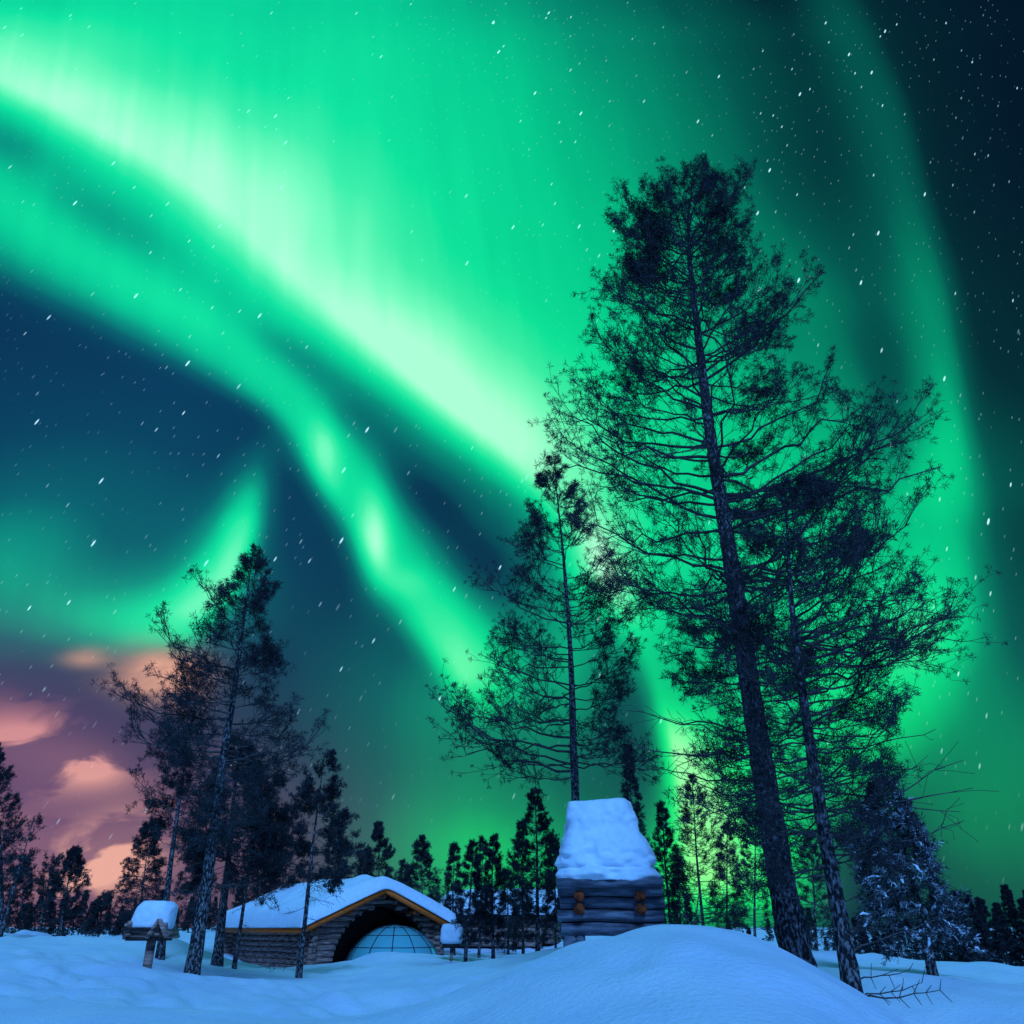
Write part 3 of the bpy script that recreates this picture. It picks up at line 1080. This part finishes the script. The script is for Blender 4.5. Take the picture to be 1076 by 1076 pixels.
# ---------------------------------------------------------------- snow caps
def snow_cap(name, rows, parent, seed, ny_=26, nseg=64, amp=.03, crumb=None, power=4.5, mat=None):
    """Loft of rounded rectangles: rows = (z, cx, cy, half x, half y); closed on top. Local coordinates of the parent."""
    rw = np.array(rows, float)
    zs = np.linspace(rw[0, 0], rw[-1, 0], ny_)
    t = (zs - zs[0]) / (zs[-1] - zs[0])
    v = []
    for z, tt in zip(zs, t):
        cx, cy, hx, hy = (np.interp(z, rw[:, 0], rw[:, i]) for i in (1, 2, 3, 4))
        for k in range(nseg):
            a = 2 * math.pi * k / nseg
            c, s = math.cos(a), math.sin(a)
            r = (abs(c) ** power + abs(s) ** power) ** (-1 / power)
            # rough skin: swells, with crumbly lumps towards the bottom
            n_ = float(vnoise(np.array([a * 3.2 + seed * 9]), np.array([z * 4.2 + seed]), seed)[0]) - .5
            n2 = float(vnoise(np.array([a * 9.0 + seed]), np.array([z * 13]), seed + 3)[0]) - .5
            n3 = float(vnoise(np.array([2.0 + seed]), np.array([z * 10]), seed + 8)[0]) - .5
            cr = 1.0 if crumb is None else 1 + crumb * math.exp(-((tt - .12) / .16) ** 2)
            d = amp * n_ * 1.6 + amp * .8 * n2 * cr + amp * .5 * n3
            v.append((cx + c * r * hx * (1 + d / hx), cy + s * r * hy * (1 + d / hy), z + amp * .5 * n_))
    f = []
    for i in range(ny_ - 1):
        for k in range(nseg):
            k2 = (k + 1) % nseg
            f.append((i * nseg + k, i * nseg + k2, (i + 1) * nseg + k2, (i + 1) * nseg + k))
    # rounded top: rings shrinking
    last = (ny_ - 1) * nseg
    cx, cy, hx, hy = rw[-1, 1:]
    n0 = len(v)
    shr = [(.93, .045), (.82, .075), (.62, .10), (.35, .115), (.12, .12)]
    edge_ring = np.array(v[last:last + nseg])
    cen = edge_ring.mean(0)
    for s_, dz in shr:
        for p in edge_ring:
            q = cen + (p - cen) * s_
            nz = float(vnoise(np.array([q[0] * 3]), np.array([q[1] * 3]), seed)[0]) - .5
            v.append((q[0], q[1], p[2] * .5 + cen[2] * .5 + dz * min(1, hx) + amp * nz))
    prev = last
    for j in range(len(shr)):
        cur = n0 + j * nseg
        for k in range(nseg):
            k2 = (k + 1) % nseg
            f.append((prev + k, prev + k2, cur + k2, cur + k))
        prev = cur
    f.append(tuple(prev + k for k in range(nseg)))
    f.append(tuple(range(nseg))[::-1])
    return mesh_obj(name, np.array(v), f, mat or CAPSNOW, parent, True)


# ---------------------------------------------------------------- raised log storehouse with its tower of snow
HY = 14.0
pc = at(641, 990, HY)
hut = empty('log_storehouse', (pc[0], HY, gz(pc[0], HY) - .05), 'raised log storehouse under a tall block of snow, orange cut log ends on its front', 'storehouse', rz=math.radians(-4))
oz = hut.location[2]


def hz(py): return at(641, py, HY)[2] - oz


def hx(px, py=950): return at(px, py, HY)[0] - pc[0]


hw = (hx(697) - hx(587)) / 2
hcx = (hx(697) + hx(587)) / 2
lz = [hz(977), hz(962.5), hz(949), hz(936)]
LR_ = (lz[1] - lz[0]) * .45
D_ = 1.15
for i, z in enumerate(lz):
    jit = (.03, -.02, .02, -.01)[i]
    for y in (0, D_):
        m = MB()
        m.tube([(hcx - hw + jit, y, z), (hcx - .2, y, z + .012), (hcx + .3, y, z - .008), (hcx + hw + jit * .6, y, z)], LR_ * (1.08 if i == 0 else 1), 12, wob=.06)
        m.build('wall_log', GREYLOG, hut, True)
for px in (608.5, 672):
    for i in (2, 3):
        z = lz[i] - LR_
        m = MB()
        m.tube([(hx(px), -.24, z), (hx(px), D_ + .24, z)], LR_ * .97, 12, wob=.05)
        c_ = m.build('cross_log', GREYLOG, hut, True)
        m = MB()
        m.tube([(hx(px), -.238, z), (hx(px), -.27, z)], [LR_ * 1.0, LR_ * .94], 14, wob=.05)
        m.build('log_end', ENDGRAIN, c_)
# posts and the beams under the box
for x in (hcx - hw * .8, hcx + hw * .8):
    for y in (.05, D_ - .05):
        m = MB()
        m.tube([(x, y, -.3), (x, y, lz[0] - LR_)], .11, 10, wob=.05)
        m.build('post', GREYLOG, hut, True)
for x in (hx(608.5), hx(672)):
    m = MB()
    m.tube([(x, -.3, lz[0] - LR_ * 1.8), (x, D_ + .3, lz[0] - LR_ * 1.8)], LR_ * .9, 10)
    m.build('floor_beam', GREYLOG, hut, True)
m = MB()
m.box((hcx, D_ / 2, (lz[0] + lz[3]) / 2), (hw * 1.9, D_ * .93, lz[3] - lz[0] + .1))  # added dark block inside the walls, so the gaps between logs look shaded
m.build('floor', DARKWOOD, hut)
# roof boards, ends of poles showing left and right under the snow
ez = hz(928)
m = MB()
for y in np.linspace(-.32, D_ + .32, 9):
    m.tube([(hcx - hw - .02, y, ez + .02 * math.sin(y * 9)), (hcx + hw - .02, y, ez)], .062, 8, wob=.1)
m.build('roof', GREYLOG, hut, True)
# lower lip of snow lying on the roof edge, and the tower above
snow_cap('eave_snow', [(ez + .02, hcx - .01, D_ / 2, hw - .04, D_ / 2 + .38), (ez + .10, hcx, D_ / 2, hw + .01, D_ / 2 + .42), (ez + .18, hcx, D_ / 2, hw - .05, D_ / 2 + .38)], hut, 3, 9, 110, .095)
z1, z2 = ez + .17, hz(842)
c1, c2 = (hx(586, 915) + hx(690, 915)) / 2, (hx(597, 845) + hx(663, 845)) / 2
w1, w2 = (hx(690, 915) - hx(586, 915)) / 2, (hx(664, 845) - hx(596, 845)) / 2
snow_cap('roof_snow', [(z1, hcx, D_ / 2, hw * .90, .86), (z1 + .08, c1, D_ / 2, w1 * .98, .92), (z1 + .25, c1, D_ / 2, w1 * .97, .90), (z1 + .34, c1 - .02, D_ / 2, w1 * .90, .88), (z1 + (z2 - z1) * .55, (c1 + c2) / 2 - .01, D_ / 2, (w1 * .35 + w2 * .62), .80),
                       (z2 - .08, c2, D_ / 2, w2, .70), (z2, c2, D_ / 2, w2 * .97, .66)], hut, 5, 50, 120, .048, crumb=1.9, power=5.5)

# ---------------------------------------------------------------- feeder house on a slanting post, left
FY = 17.0
pf = at(154, 1019, FY)
feed = empty('feeder_house', (pf[0], FY, gz(pf[0], FY) - .03), 'small log feeder house on a slanting post, capped by a thick rounded lump of snow', 'bird feeder')
oz = feed.location[2]


def fx(px, py=985): return at(px, py, FY)[0] - pf[0]
def fz(py): return at(155, py, FY)[2] - oz


m = MB()
m.tube([(0, 0, -.3), (fx(160), 0, fz(984))], .08, 10, wob=.06)
m.build('post', LOG, feed, True)
m = MB()
m.box((fx(157), 0, fz(986.5)), (fx(176) - fx(138), .5, .06))
m.build('floor', DARKWOOD, feed)
m = MB()
for i in range(3):
    z = fz(984) + i * .085
    for y in (-.19, .19):
        m.tube([(fx(134), y, z), (fx(178), y, z + .01)], .047, 8, wob=.08)
    for x in (fx(140), fx(170)):
        m.tube([(x, -.28, z + .04), (x, .28, z + .04)], .045, 8, wob=.08)
m.build('log_wall', LOG, feed, True)
# little gable roof turned to the right
m = MB()
rx_, rz_ = fx(171.5), fz(966)
for sgn in (-1, 1):
    a = np.array([rx_, -.36, rz_]); b = a + np.array([sgn * .17, 0, -.30])
    d = (b - a) / np.linalg.norm(b - a)
    m.box((a + b) / 2 + np.array([0, .34, 0]), (np.linalg.norm(b - a), .72, .035), (d, (0, 1, 0), np.cross(d, (0, 1, 0))))
m.build('gable_roof', LOG, feed)
m = MB()
m.box((fx(155), 0, fz(976)), (fx(178) - fx(136), .66, .05))
m.build('roof', DARKWOOD, feed)
snow_cap('roof_snow', [(fz(977), fx(156), 0, (fx(178) - fx(136)) / 2, .24), (fz(973), fx(157), 0, (fx(179) - fx(137)) / 2, .27), (fz(963), fx(159), 0, (fx(180) - fx(140)) / 2, .27), (fz(953), fx(161), 0, (fx(180) - fx(143)) / 2, .25), (fz(948), fx(161), 0, (fx(177) - fx(146)) / 2, .22)],
         feed, 6, 20, 56, .025, power=3.4)

# ---------------------------------------------------------------- snow topped post box right of the cabin
BY = 31.0
pb = at(474, 1008, BY)
box_ = empty('post_box', (pb[0], BY, gz(pb[0], BY) - .03), 'small box on a post under a rounded snow cap, beside the cabin\'s right eave', 'post box')
oz = box_.location[2]
m = MB()
m.tube([(0, 0, -.2), (0, 0, max(.25, at(474, 996, BY)[2] - oz))], .05, 8)
m.build('post', LOG, box_, True)
zb = max(.25, at(474, 996, BY)[2] - oz)
m = MB()
m.box((0, 0, zb + .06), (.56, .45, .12)); m.box((0, -.235, zb + .06), (.46, .02, .08))
m.build('box', DARKWOOD, box_)
snow_cap('snow_cap', [(zb + .12, 0, 0, .30, .26), (zb + .22, 0, 0, .37, .32), (zb + .58, .01, 0, .37, .32), (zb + .68, .01, 0, .32, .28)], box_, 8, 14, 40, .02, power=3.5)

# ---------------------------------------------------------------- second cabin far behind in the gap between the trees
qb = at(528, 1000, 46)
far_c = empty('far_cabin', (qb[0], 46, gz(qb[0], 46)), 'distant dark cabin with snowy roof, half hidden by thin trees right of the log cabin', 'cabin', rz=math.radians(-18))
m = MB()
for z in np.arange(.1, 1.5, .2):
    m.tube([(-2.4, -1.5, z), (2.4, -1.5, z)], .11, 8); m.tube([(-2.4, 1.5, z), (2.4, 1.5, z)], .11, 8)
    m.tube([(-2.3, -1.7, z + .1), (-2.3, 1.7, z + .1)], .11, 8); m.tube([(2.3, -1.7, z + .1), (2.3, 1.7, z + .1)], .11, 8)
m.build('wall', LOG, far_c, True)
m = MB()
m.add([(-2.9, -2, 1.35), (2.9, -2, 1.35), (2.9, 0, 2.15), (-2.9, 0, 2.15), (2.9, 2, 1.35), (-2.9, 2, 1.35), (-2.9, -2, 1.27), (2.9, -2, 1.27), (2.9, 0, 2.07), (-2.9, 0, 2.07), (2.9, 2, 1.27), (-2.9, 2, 1.27)],
      [(0, 1, 2, 3), (3, 2, 4, 5), (7, 6, 9, 8), (8, 9, 11, 10), (0, 6, 7, 1), (1, 7, 8, 2), (2, 8, 10, 4), (4, 10, 11, 5), (5, 11, 9, 3), (3, 9, 6, 0)])
m.build('roof', DARKWOOD, far_c)
X, Y_ = np.meshgrid(np.linspace(-3, 3, 30), np.linspace(-2.1, 2.1, 24), indexing='ij')
e_ = np.minimum(1, np.minimum(3 - np.abs(X), 2.1 - np.abs(Y_)) / .4)
bz = 2.18 - np.sqrt(Y_ ** 2 + .02) * .4
tz = bz + .42 * np.sqrt(np.maximum(0, 1 - (1 - e_) ** 2)) + .06 * (vnoise(X, Y_, 4) - .5)
idx = np.arange(30 * 24).reshape(30, 24)
q = np.stack([idx[:-1, :-1], idx[1:, :-1], idx[1:, 1:], idx[:-1, 1:]], -1).reshape(-1, 4)
rim = np.concatenate([idx[:, 0], idx[-1, 1:], idx[::-1, -1][1:], idx[0, ::-1][1:]])
q3 = np.stack([rim[:-1], rim[:-1] + 720, rim[1:] + 720, rim[1:]], -1)
mesh_obj('roof_snow', np.vstack([np.stack([X, Y_, tz], -1).reshape(-1, 3), np.stack([X, Y_, bz], -1).reshape(-1, 3)]), np.vstack([q, q[:, ::-1] + 720, q3]), CAPSNOW, far_c, True)

# bare twigs poking out of the snow at the right flank of the mound
def twigs(px, py, Y, items, label):
    p = at(px, py, Y)
    z = max(gz(p[0], Y), p[2])
    r_ = []
    m = MB()
    for (dx, dz, dy, rr0) in items:
        k = 7
        t = np.linspace(0, 1, k)
        path = np.stack([dx * t, dy * t, dz * t - .12 * abs(dx) * np.sin(t * 3.1) * .4 - .05 * (t == 0)], 1) + rng.normal(size=(k, 3)) * .012
        m.tube(path, np.linspace(rr0, rr0 * .35, k), 5)
        for j in range(2, k):
            for s in (-1, 1):
                if rng.random() < .7:
                    d = np.array([dx, dy, dz]); d = d / np.linalg.norm(d)
                    e = path[j] + (d * .8 + np.array([0, 0, s * 1.0]) + rng.normal(size=3) * .3) * rng.uniform(.05, .14)
                    m.tube([path[j], e], [rr0 * .5, rr0 * .3], 4)
    o = m.build('fallen_twig', TWIG, None)
    o.location = (p[0], Y, z)
    tag(o, label, 'branch')


twigs(899, 1043, 11.0, [(1.05, .02, .2, .012), (.75, .10, -.1, .010)], 'bare dead branch reaching right over the snow from the foot of the second pine')
twigs(896, 1026, 11.1, [(.75, .06, .2, .010)], 'short bare twig sticking out to the right just above the dead branch')
twigs(728, 986, 8.8, [(.05, .10, 0, .008), (-.06, .09, .02, .006), (.10, .06, .02, .006)], 'tuft of little twigs poking through the top of the snow mound')

# ---------------------------------------------------------------- the trees one can tell apart
px_tree('pine_tree', [(838, 1008), (822, 930), (803, 820), (783, 700), (764, 570), (748, 460), (737, 370), (724, 270), (723, 225), (729, 184)], 14.0,
        [(190, 714, 742), (202, 698, 764), (218, 664, 784), (250, 655, 778), (290, 664, 792), (310, 640, 850), (345, 630, 835), (385, 630, 830), (430, 600, 842), (460, 592, 890), (500, 600, 925), (540, 612, 930),
         (580, 628, 915), (620, 652, 900), (665, 690, 880), (700, 705, 870), (735, 730, 840)],
        15.5, 150, 'tallest and thickest pine, its trunk leaning left from behind the snow mound', seed=5,
        rise=(.72, .0), arch=.04, sec=16, ter=4, tuft=.115, blades=20, bw=.0050, trunk_n=20, curl=.11, limb_r=.022, tpt=1, clump=.5, tw_r=.005, spread=1.15, full=1.5, minL=.4,
        limbs_px=((862, 285, 400, .3), (848, 300, 392, -.5), (655, 205, 300, .4), (790, 182, 262, -.3), (628, 350, 430, .2), (598, 430, 520, -.4), (600, 460, 545, .5),
                  (958, 440, 520, .4), (966, 488, 545, -.2), (900, 430, 500, .3), (880, 405, 470, -.3), (930, 475, 540, .6), (952, 555, 600, -.5), (612, 540, 600, .3), (640, 600, 660, -.6), (700, 190, 262, .2), (765, 190, 260, .2)),
        dead_px=(690, 900, 115, 60, -.12), dead_n=34,
        dead_tips_px=((652, 742, 770, .2), (648, 768, 790, -.3), (668, 795, 820, .3), (700, 812, 842, 0), (690, 750, 780, .4)))
px_tree('pine_tree', [(896, 1042), (884, 965), (868, 880), (852, 790), (838, 700), (830, 620), (828, 560), (824, 500)], 11.2,
        [(504, 815, 835), (530, 790, 880), (560, 780, 940), (610, 765, 945), (640, 752, 980), (670, 740, 985), (710, 735, 935), (750, 735, 950), (790, 738, 930), (830, 735, 935), (870, 740, 930), (910, 780, 935), (940, 800, 940)],
        10.3, 112, 'gnarled second pine right of the tallest one, its trunk rising from the mound\'s right flank', seed=9,
        rise=(.55, -.05), arch=.03, sec=15, ter=3, tuft=.085, blades=18, bw=.0040, trunk_n=18, curl=.10, limb_r=.018, tpt=1, clump=.25, tw_r=.004, spread=1.15, full=1.4,
        limbs_px=((1024, 652, 672, .2), (1005, 668, 690, -.3), (985, 640, 665, .4), (965, 690, 705, -.1), (925, 580, 640, .2)),
        dead_px=(700, 1015, 120, 150, .12), dead_n=34,
        dead_tips_px=((1010, 800, 830, .3), (1022, 828, 860, -.2), (1014, 864, 880, .5), (1008, 852, 850, .1), (1000, 922, 900, .4), (985, 765, 790, -.3), (970, 720, 740, .2)))
px_tree('pine_tree', [(608, 990), (605, 833), (600, 700), (596, 640), (590, 560), (585, 520), (583, 482)], 22.0,
        [(486, 580, 587), (512, 560, 604), (560, 550, 628), (600, 522, 645), (640, 520, 650), (672, 512, 655), (700, 506, 664), (735, 486, 660), (768, 478, 650), (795, 520, 676), (815, 540, 672)],
        6.2, 74, 'slender pine with an airy tapering crown, rising behind the snow capped log storehouse', seed=21,
        rise=(.65, 0), minL=.12, arch=.05, sec=13, ter=3, tuft=.14, blades=16, bw=.0065, curl=.12, limb_r=.020, tpt=1, clump=.2, tw_r=.0065, spread=.8, full=1.6, whorl=17,
        limbs_px=((462, 772, 810, .2), (470, 752, 790, -.4), (480, 740, 775, .6), (508, 610, 655, .2), (505, 690, 720, 0), (662, 690, 725, .3), (655, 610, 660, -.2), (680, 795, 805, .3)))
px_tree('pine_tree', [(200, 1036), (212, 960), (224, 885), (236, 790), (246, 720), (256, 650), (266, 580)], 19.0,
        [(584, 264, 268), (602, 256, 276), (628, 234, 284), (655, 205, 280), (672, 215, 294), (695, 205, 288), (718, 195, 302), (735, 185, 296), (765, 178, 310), (785, 180, 318), (820, 185, 296), (850, 192, 290), (890, 196, 276)],
        7.4, 88, 'tall ragged pine whose bare trunk stands between the feeder house and the log cabin', seed=33,
        rise=(.5, -.12), minL=.12, arch=.02, sec=13, ter=3, tuft=.125, blades=15, bw=.006, curl=.10, limb_r=.020, tpt=1, clump=.25, tw_r=.006, spread=1.0, full=1.6, whorl=20,
        limbs_px=((168, 663, 705, .3), (180, 690, 720, 0), (124, 732, 755, .2), (150, 750, 772, .4), (132, 766, 790, -.3), (210, 614, 660, .2), (172, 712, 750, -.2), (326, 782, 800, .2)),
        dead_px=(840, 960, 60, 70, -.15), dead_n=16)
px_tree('pine_tree', [(172, 985), (182, 880), (192, 820), (200, 770), (204, 745)], 26.0,
        [(750, 190, 212), (780, 160, 222), (810, 165, 232), (850, 160, 235), (890, 165, 220)],
        4.0, 30, 'thin pine leaning right behind the tall ragged pine, one bare branch pointing left', seed=35,
        rise=(.6, 0), sec=9, ter=3, tuft=.12, blades=7, bw=.008, limb_r=.02, clump=.12, limbs_px=((143, 822, 838, 0),), dead_px=(850, 940, 30, 30, -.1), dead_n=8)
px_tree('spruce_tree', [(232, 985), (240, 900), (250, 800), (256, 770)], 27.0,
        [(775, 248, 264), (810, 228, 278), (850, 216, 290), (890, 208, 296), (940, 200, 300)],
        5, 60, 'dense dark spruce directly behind the trunk of the tall ragged pine', seed=36, rise=(.1, -.25), sec=9, ter=3, tuft=.14, blades=8, bw=.009, curl=0, limb_r=.02)
px_tree('pine_tree', [(314, 1026), (322, 950), (331, 870), (341, 792)], 24.5,
        [(796, 334, 348), (820, 316, 356), (850, 310, 368), (880, 312, 376), (905, 318, 366), (930, 322, 360)],
        3.0, 40, 'young thin pine standing just in front of the side wall of the log cabin', seed=37,
        rise=(.5, -.1), sec=9, ter=3, tuft=.11, blades=8, bw=.009, limb_r=.013, clump=.12, tw_r=.005, dead_px=(905, 1015, 42, 48, -.25), dead_n=20)
px_tree('pine_tree', [(246, 1016), (256, 950), (270, 870), (284, 790)], 27.0,
        [(796, 276, 292), (830, 262, 306), (870, 250, 312), (910, 244, 306), (935, 240, 296)],
        2.2, 34, 'thin pine leaning right at the back corner of the log cabin', seed=38, rise=(.5, -.1), sec=9, ter=3, tuft=.12, blades=7, bw=.008, limb_r=.015, clump=.12, dead_px=(920, 1000, 26, 30, -.2), dead_n=8)
# snow laden spruce on the right, bent to the left at its top
px_tree('spruce_tree', [(978, 1012), (970, 965), (956, 915), (942, 870), (932, 840), (927, 818)], 17.0,
        [(821, 924, 930), (840, 914, 942), (862, 904, 956), (885, 900, 974), (905, 906, 972), (930, 908, 988), (955, 912, 1000), (975, 918, 1020), (996, 928, 1030)],
        4.5, 70, 'bent spruce with snow on its lower boughs, right of the two big pines', seed=41,
        rise=(.1, -.5), sec=11, ter=3, tuft=.11, blades=8, bw=.008, curl=-.05, limb_r=.014, frost=.42, tpt=2, snow_on=.35, whorl=11, clump=.4, full=.8, minL=.12)

# smaller trees across the back: (name, root px, root py, top px, top py, distance, half width px left, right, limbs, kind, label)
BACK = [
    ('spruce_tree', 2, 985, -6, 778, 30, 24, 26, 60, 'p', 'tall dark pine cut by the left edge of the photo'),
    ('pine_tree', -2, 992, 36, 858, 26, 20, 12, 22, 't', 'thin bare stemmed pine leaning right near the left edge of the photo'),
    ('spruce_tree', 22, 980, 26, 898, 36, 14, 14, 40, 's', 'short dense spruce close to the left edge, behind the leaning thin pine'),
    ('pine_tree', 42, 982, 56, 898, 34, 12, 10, 22, 't', 'thin pine just left of the broad dark pine on the left snow bank'),
    ('pine_tree', 62, 990, 80, 890, 31, 22, 18, 44, 'p', 'broad dark pine against the pink cloud on the left snow bank'),
    ('spruce_tree', 104, 984, 110, 938, 36, 12, 12, 30, 's', 'small spruce between the broad dark pine and the feeder house'),
    ('spruce_tree', 128, 984, 131, 958, 38, 7, 7, 18, 's', 'tiny spruce just left of the feeder house'),
    ('spruce_tree', 146, 975, 158, 862, 33, 30, 24, 62, 's', 'full dark spruce rising right above the feeder house'),
    ('spruce_tree', 205, 985, 206, 872, 37, 20, 22, 46, 's', 'dark spruce behind the thin trunk left of the cabin roof'),
    ('spruce_tree', 270, 985, 276, 832, 44, 20, 24, 60, 's', 'tall dark spruce rising behind the left end of the cabin roof'),
    ('spruce_tree', 298, 985, 296, 850, 42, 16, 18, 44, 's', 'narrow spruce behind the cabin roof, right of the tall dark one'),
    ('spruce_tree', 352, 980, 352, 858, 45, 16, 20, 46, 's', 'spruce behind the middle of the cabin roof beside the thin pine crown'),
    ('spruce_tree', 380, 980, 385, 890, 48, 10, 12, 30, 's', 'slim spruce over the cabin roof, left of the pine with two tops'),
    ('pine_tree', 396, 980, 398, 864, 46, 20, 16, 36, 'p', 'loose pine behind the highest part of the cabin roof'),
    ('spruce_tree', 446, 985, 441, 878, 44, 18, 20, 52, 's', 'dark full spruce just right of the cabin roof peak'),
    ('spruce_tree', 428, 985, 424, 905, 48, 8, 8, 24, 's', 'small spruce left of the dark full spruce behind the cabin roof peak'),
    ('spruce_tree', 478, 1008, 478, 886, 40, 12, 13, 36, 's', 'narrow spruce rising directly behind the snow topped post box'),
    ('pine_tree', 488, 1018, 498, 882, 31, 14, 12, 34, 'p', 'thin stemmed pine, leftmost of the pair in the gap right of the cabin'),
    ('pine_tree', 519, 1018, 519, 878, 31, 14, 14, 40, 'p', 'thin stemmed pine, right one of the pair in the gap right of the cabin'),
    ('spruce_tree', 503, 1008, 508, 880, 38, 12, 12, 36, 's', 'dark spruce between the two thin stemmed pines right of the cabin'),
    ('spruce_tree', 534, 1008, 533, 912, 40, 11, 11, 28, 's', 'low spruce right of the pair of thin stemmed pines'),
    ('pine_tree', 565, 1010, 562, 828, 27, 26, 24, 56, 'p', 'tall loose pine left of the snow capped log storehouse'),
    ('spruce_tree', 550, 1008, 549, 860, 34, 13, 12, 44, 's', 'tall narrow spruce at the left side of the loose pine beside the storehouse'),
    ('spruce_tree', 584, 1006, 582, 878, 32, 14, 15, 48, 's', 'dark spruce touching the left wall of the log storehouse'),
    ('spruce_tree', 672, 995, 660, 780, 30, 13, 15, 80, 's', 'narrow dark spruce showing above the right corner of the storehouse snow block'),
    ('pine_tree', 706, 988, 695, 843, 22, 16, 14, 44, 'p', 'narrow pine close to the right wall of the log storehouse'),
    ('spruce_tree', 740, 985, 727, 814, 24, 28, 34, 80, 'a', 'airy young conifer before the bright green glow, midway between storehouse and tallest pine'),
    ('spruce_tree', 762, 986, 764, 862, 27, 18, 20, 46, 'a', 'small airy conifer just left of the trunk of the tallest pine'),
    ('spruce_tree', 792, 992, 794, 850, 26, 24, 20, 46, 'a', 'pale airy conifer seen behind the trunk of the tallest pine'),
    ('spruce_tree', 858, 1010, 850, 872, 24, 20, 20, 50, 'a', 'airy conifer in the gap between the two big pine trunks'),
    ('spruce_tree', 715, 985, 713, 905, 27, 11, 12, 28, 'a', 'small conifer between the narrow pine and the airy young conifer'),
]
for i_, (nm, rx, ry, tx, ty, Y, wl_, wr_, nl_, kd, lb) in enumerate(BACK):
    h = ry - ty
    mid_ = (rx * .5 + tx * .5, (ry + ty) / 2)
    sc = Y / 30
    ax_ = lambda py: rx + (tx - rx) * (ry - py) / h
    if kd == 's':
        o_ = [(ty + 3, .02, .02), (ty + h * .12, .25, .25), (ty + h * .3, .52, .5), (ty + h * .5, .72, .8), (ty + h * .7, 1, .95), (ty + h * .88, .95, 1)]
        kw = dict(whorl=int(nl_ / 2.6), minL=.05, full=.35, rise=(.35, -.2), sec=7, ter=1, tuft=.085 * sc, blades=8, bw=.0062 * sc, lo=.42, curl=0, limb_r=.016, tpt=3, clump=.12)
        nn = int(nl_ * 1.7)
    elif kd == 'a':
        o_ = [(ty + 3, .02, .02), (ty + h * .15, .35, .3), (ty + h * .35, .6, .6), (ty + h * .55, .8, .9), (ty + h * .78, 1, 1), (ty + h * .92, .8, .9)]
        kw = dict(whorl=int(nl_ / 3.5), minL=.05, full=.4, rise=(.6, .05), sec=7, ter=1, tuft=.08 * sc, blades=7, bw=.005 * sc, lo=.45, curl=.05, limb_r=.014, tpt=3, clump=.12)
        nn = int(nl_ * 1.6)
    elif kd == 'p':
        o_ = [(ty + 3, .02, .02), (ty + h * .12, .3, .3), (ty + h * .3, .75, .7), (ty + h * .5, 1, 1), (ty + h * .66, .8, .85), (ty + h * .78, .5, .5)]
        kw = dict(whorl=int(nl_ / 3), minL=.06, full=.45, rise=(.8, -.05), sec=7, ter=2, tuft=.085 * sc, blades=8, bw=.0062 * sc, lo=.42, curl=.1, limb_r=.018, tpt=3, clump=.12, dead_px=(ty + h * .75, ry - 8, wl_ * .6, wr_ * .6, -.1), dead_n=8)
        nn = int(nl_ * 1.6)
    else:
        o_ = [(ty + 3, .02, .02), (ty + h * .10, .5, .5), (ty + h * .25, 1, 1), (ty + h * .42, .6, .8), (ty + h * .5, .3, .3)]
        kw = dict(rise=(.6, 0), sec=7, ter=2, tuft=.085 * sc, blades=8, bw=.0062 * sc, lo=.42, curl=.1, limb_r=.015, tpt=2, clump=.12, dead_px=(ty + h * .5, ry - 20, wl_ * .6, wr_ * .8, 0), dead_n=7)
        nn = int(nl_ * 1.6)
    o_ = [(py, ax_(py) - max(1., wl_ * a * 1.22), ax_(py) + max(1., wr_ * b * 1.22)) for py, a, b in o_]
    px_tree(nm, [(rx, ry), (mid_[0] + rng.normal() * 1.5, mid_[1]), (tx, ty)], Y, o_, max(1.6, h * .014) if kd in 'pt' else max(1.3, h * .011), nn, lb, seed=100 + i_, group='smaller trees behind the snow', **kw)

# low dark conifers along the back of the clearing; they stand too far off to be told apart one by one
protos = []
for q in range(5):
    Hh = 5.0 + q * .5
    protos.append(grow('spruce_tree', [(0, 0, 0), (.05, 0, Hh * .5), (0, 0, Hh)], .07, [(.4, .9, .9), (Hh * .3, .75, .75), (Hh * .6, .45, .45), (Hh * .85, .16, .16), (Hh * .98, .04, .04)], 90, 'x',
                       rise=(.2, -.25), sec=7, ter=2, tuft=.13, blades=8, bw=.010, lo=.4, curl=0, limb_r=.018, seed=300 + q, clump=.2, whorl=18, minL=.05, full=.35))
LOWLABEL = 'small dark spruce in the low line of conifers at the far clearing edge'
spots = []
rr_ = random.Random(4)
for px in range(-30, 250, 9):
    spots.append((px + rr_.uniform(-4, 4), rr_.uniform(40, 62), rr_.uniform(.15, .42)))
for px in range(250, 640, 10):
    spots.append((px + rr_.uniform(-4, 4), rr_.uniform(46, 66), rr_.uniform(.2, .5)))
for px in range(690, 930, 11):
    spots.append((px + rr_.uniform(-4, 4), rr_.uniform(30, 50), rr_.uniform(.1, .32)))
for px in range(905, 1100, 8):
    spots.append((px + rr_.uniform(-3, 3), rr_.uniform(27, 34), rr_.uniform(.28, .42) if px > 985 else rr_.uniform(.10, .24)))
for k_, (px, Y, s_) in enumerate(spots):
    src = protos[k_ % 5]
    if k_ < 5:
        r_ = src
    else:
        r_ = src.copy(); COL.objects.link(r_)
        for ch in src.children:
            c_ = ch.copy(); COL.objects.link(c_); c_.parent = r_
    x_ = at(px, 985, Y)[0]
    r_.location = (x_, Y, gz(x_, Y) - .05)
    r_.rotation_euler = (0, 0, rr_.uniform(0, 6.28))
    r_.scale = (s_ * rr_.uniform(1.1, 1.6),) * 2 + (s_,)
    r_['label'] = LOWLABEL
    r_['group'] = 'low line of far conifers'
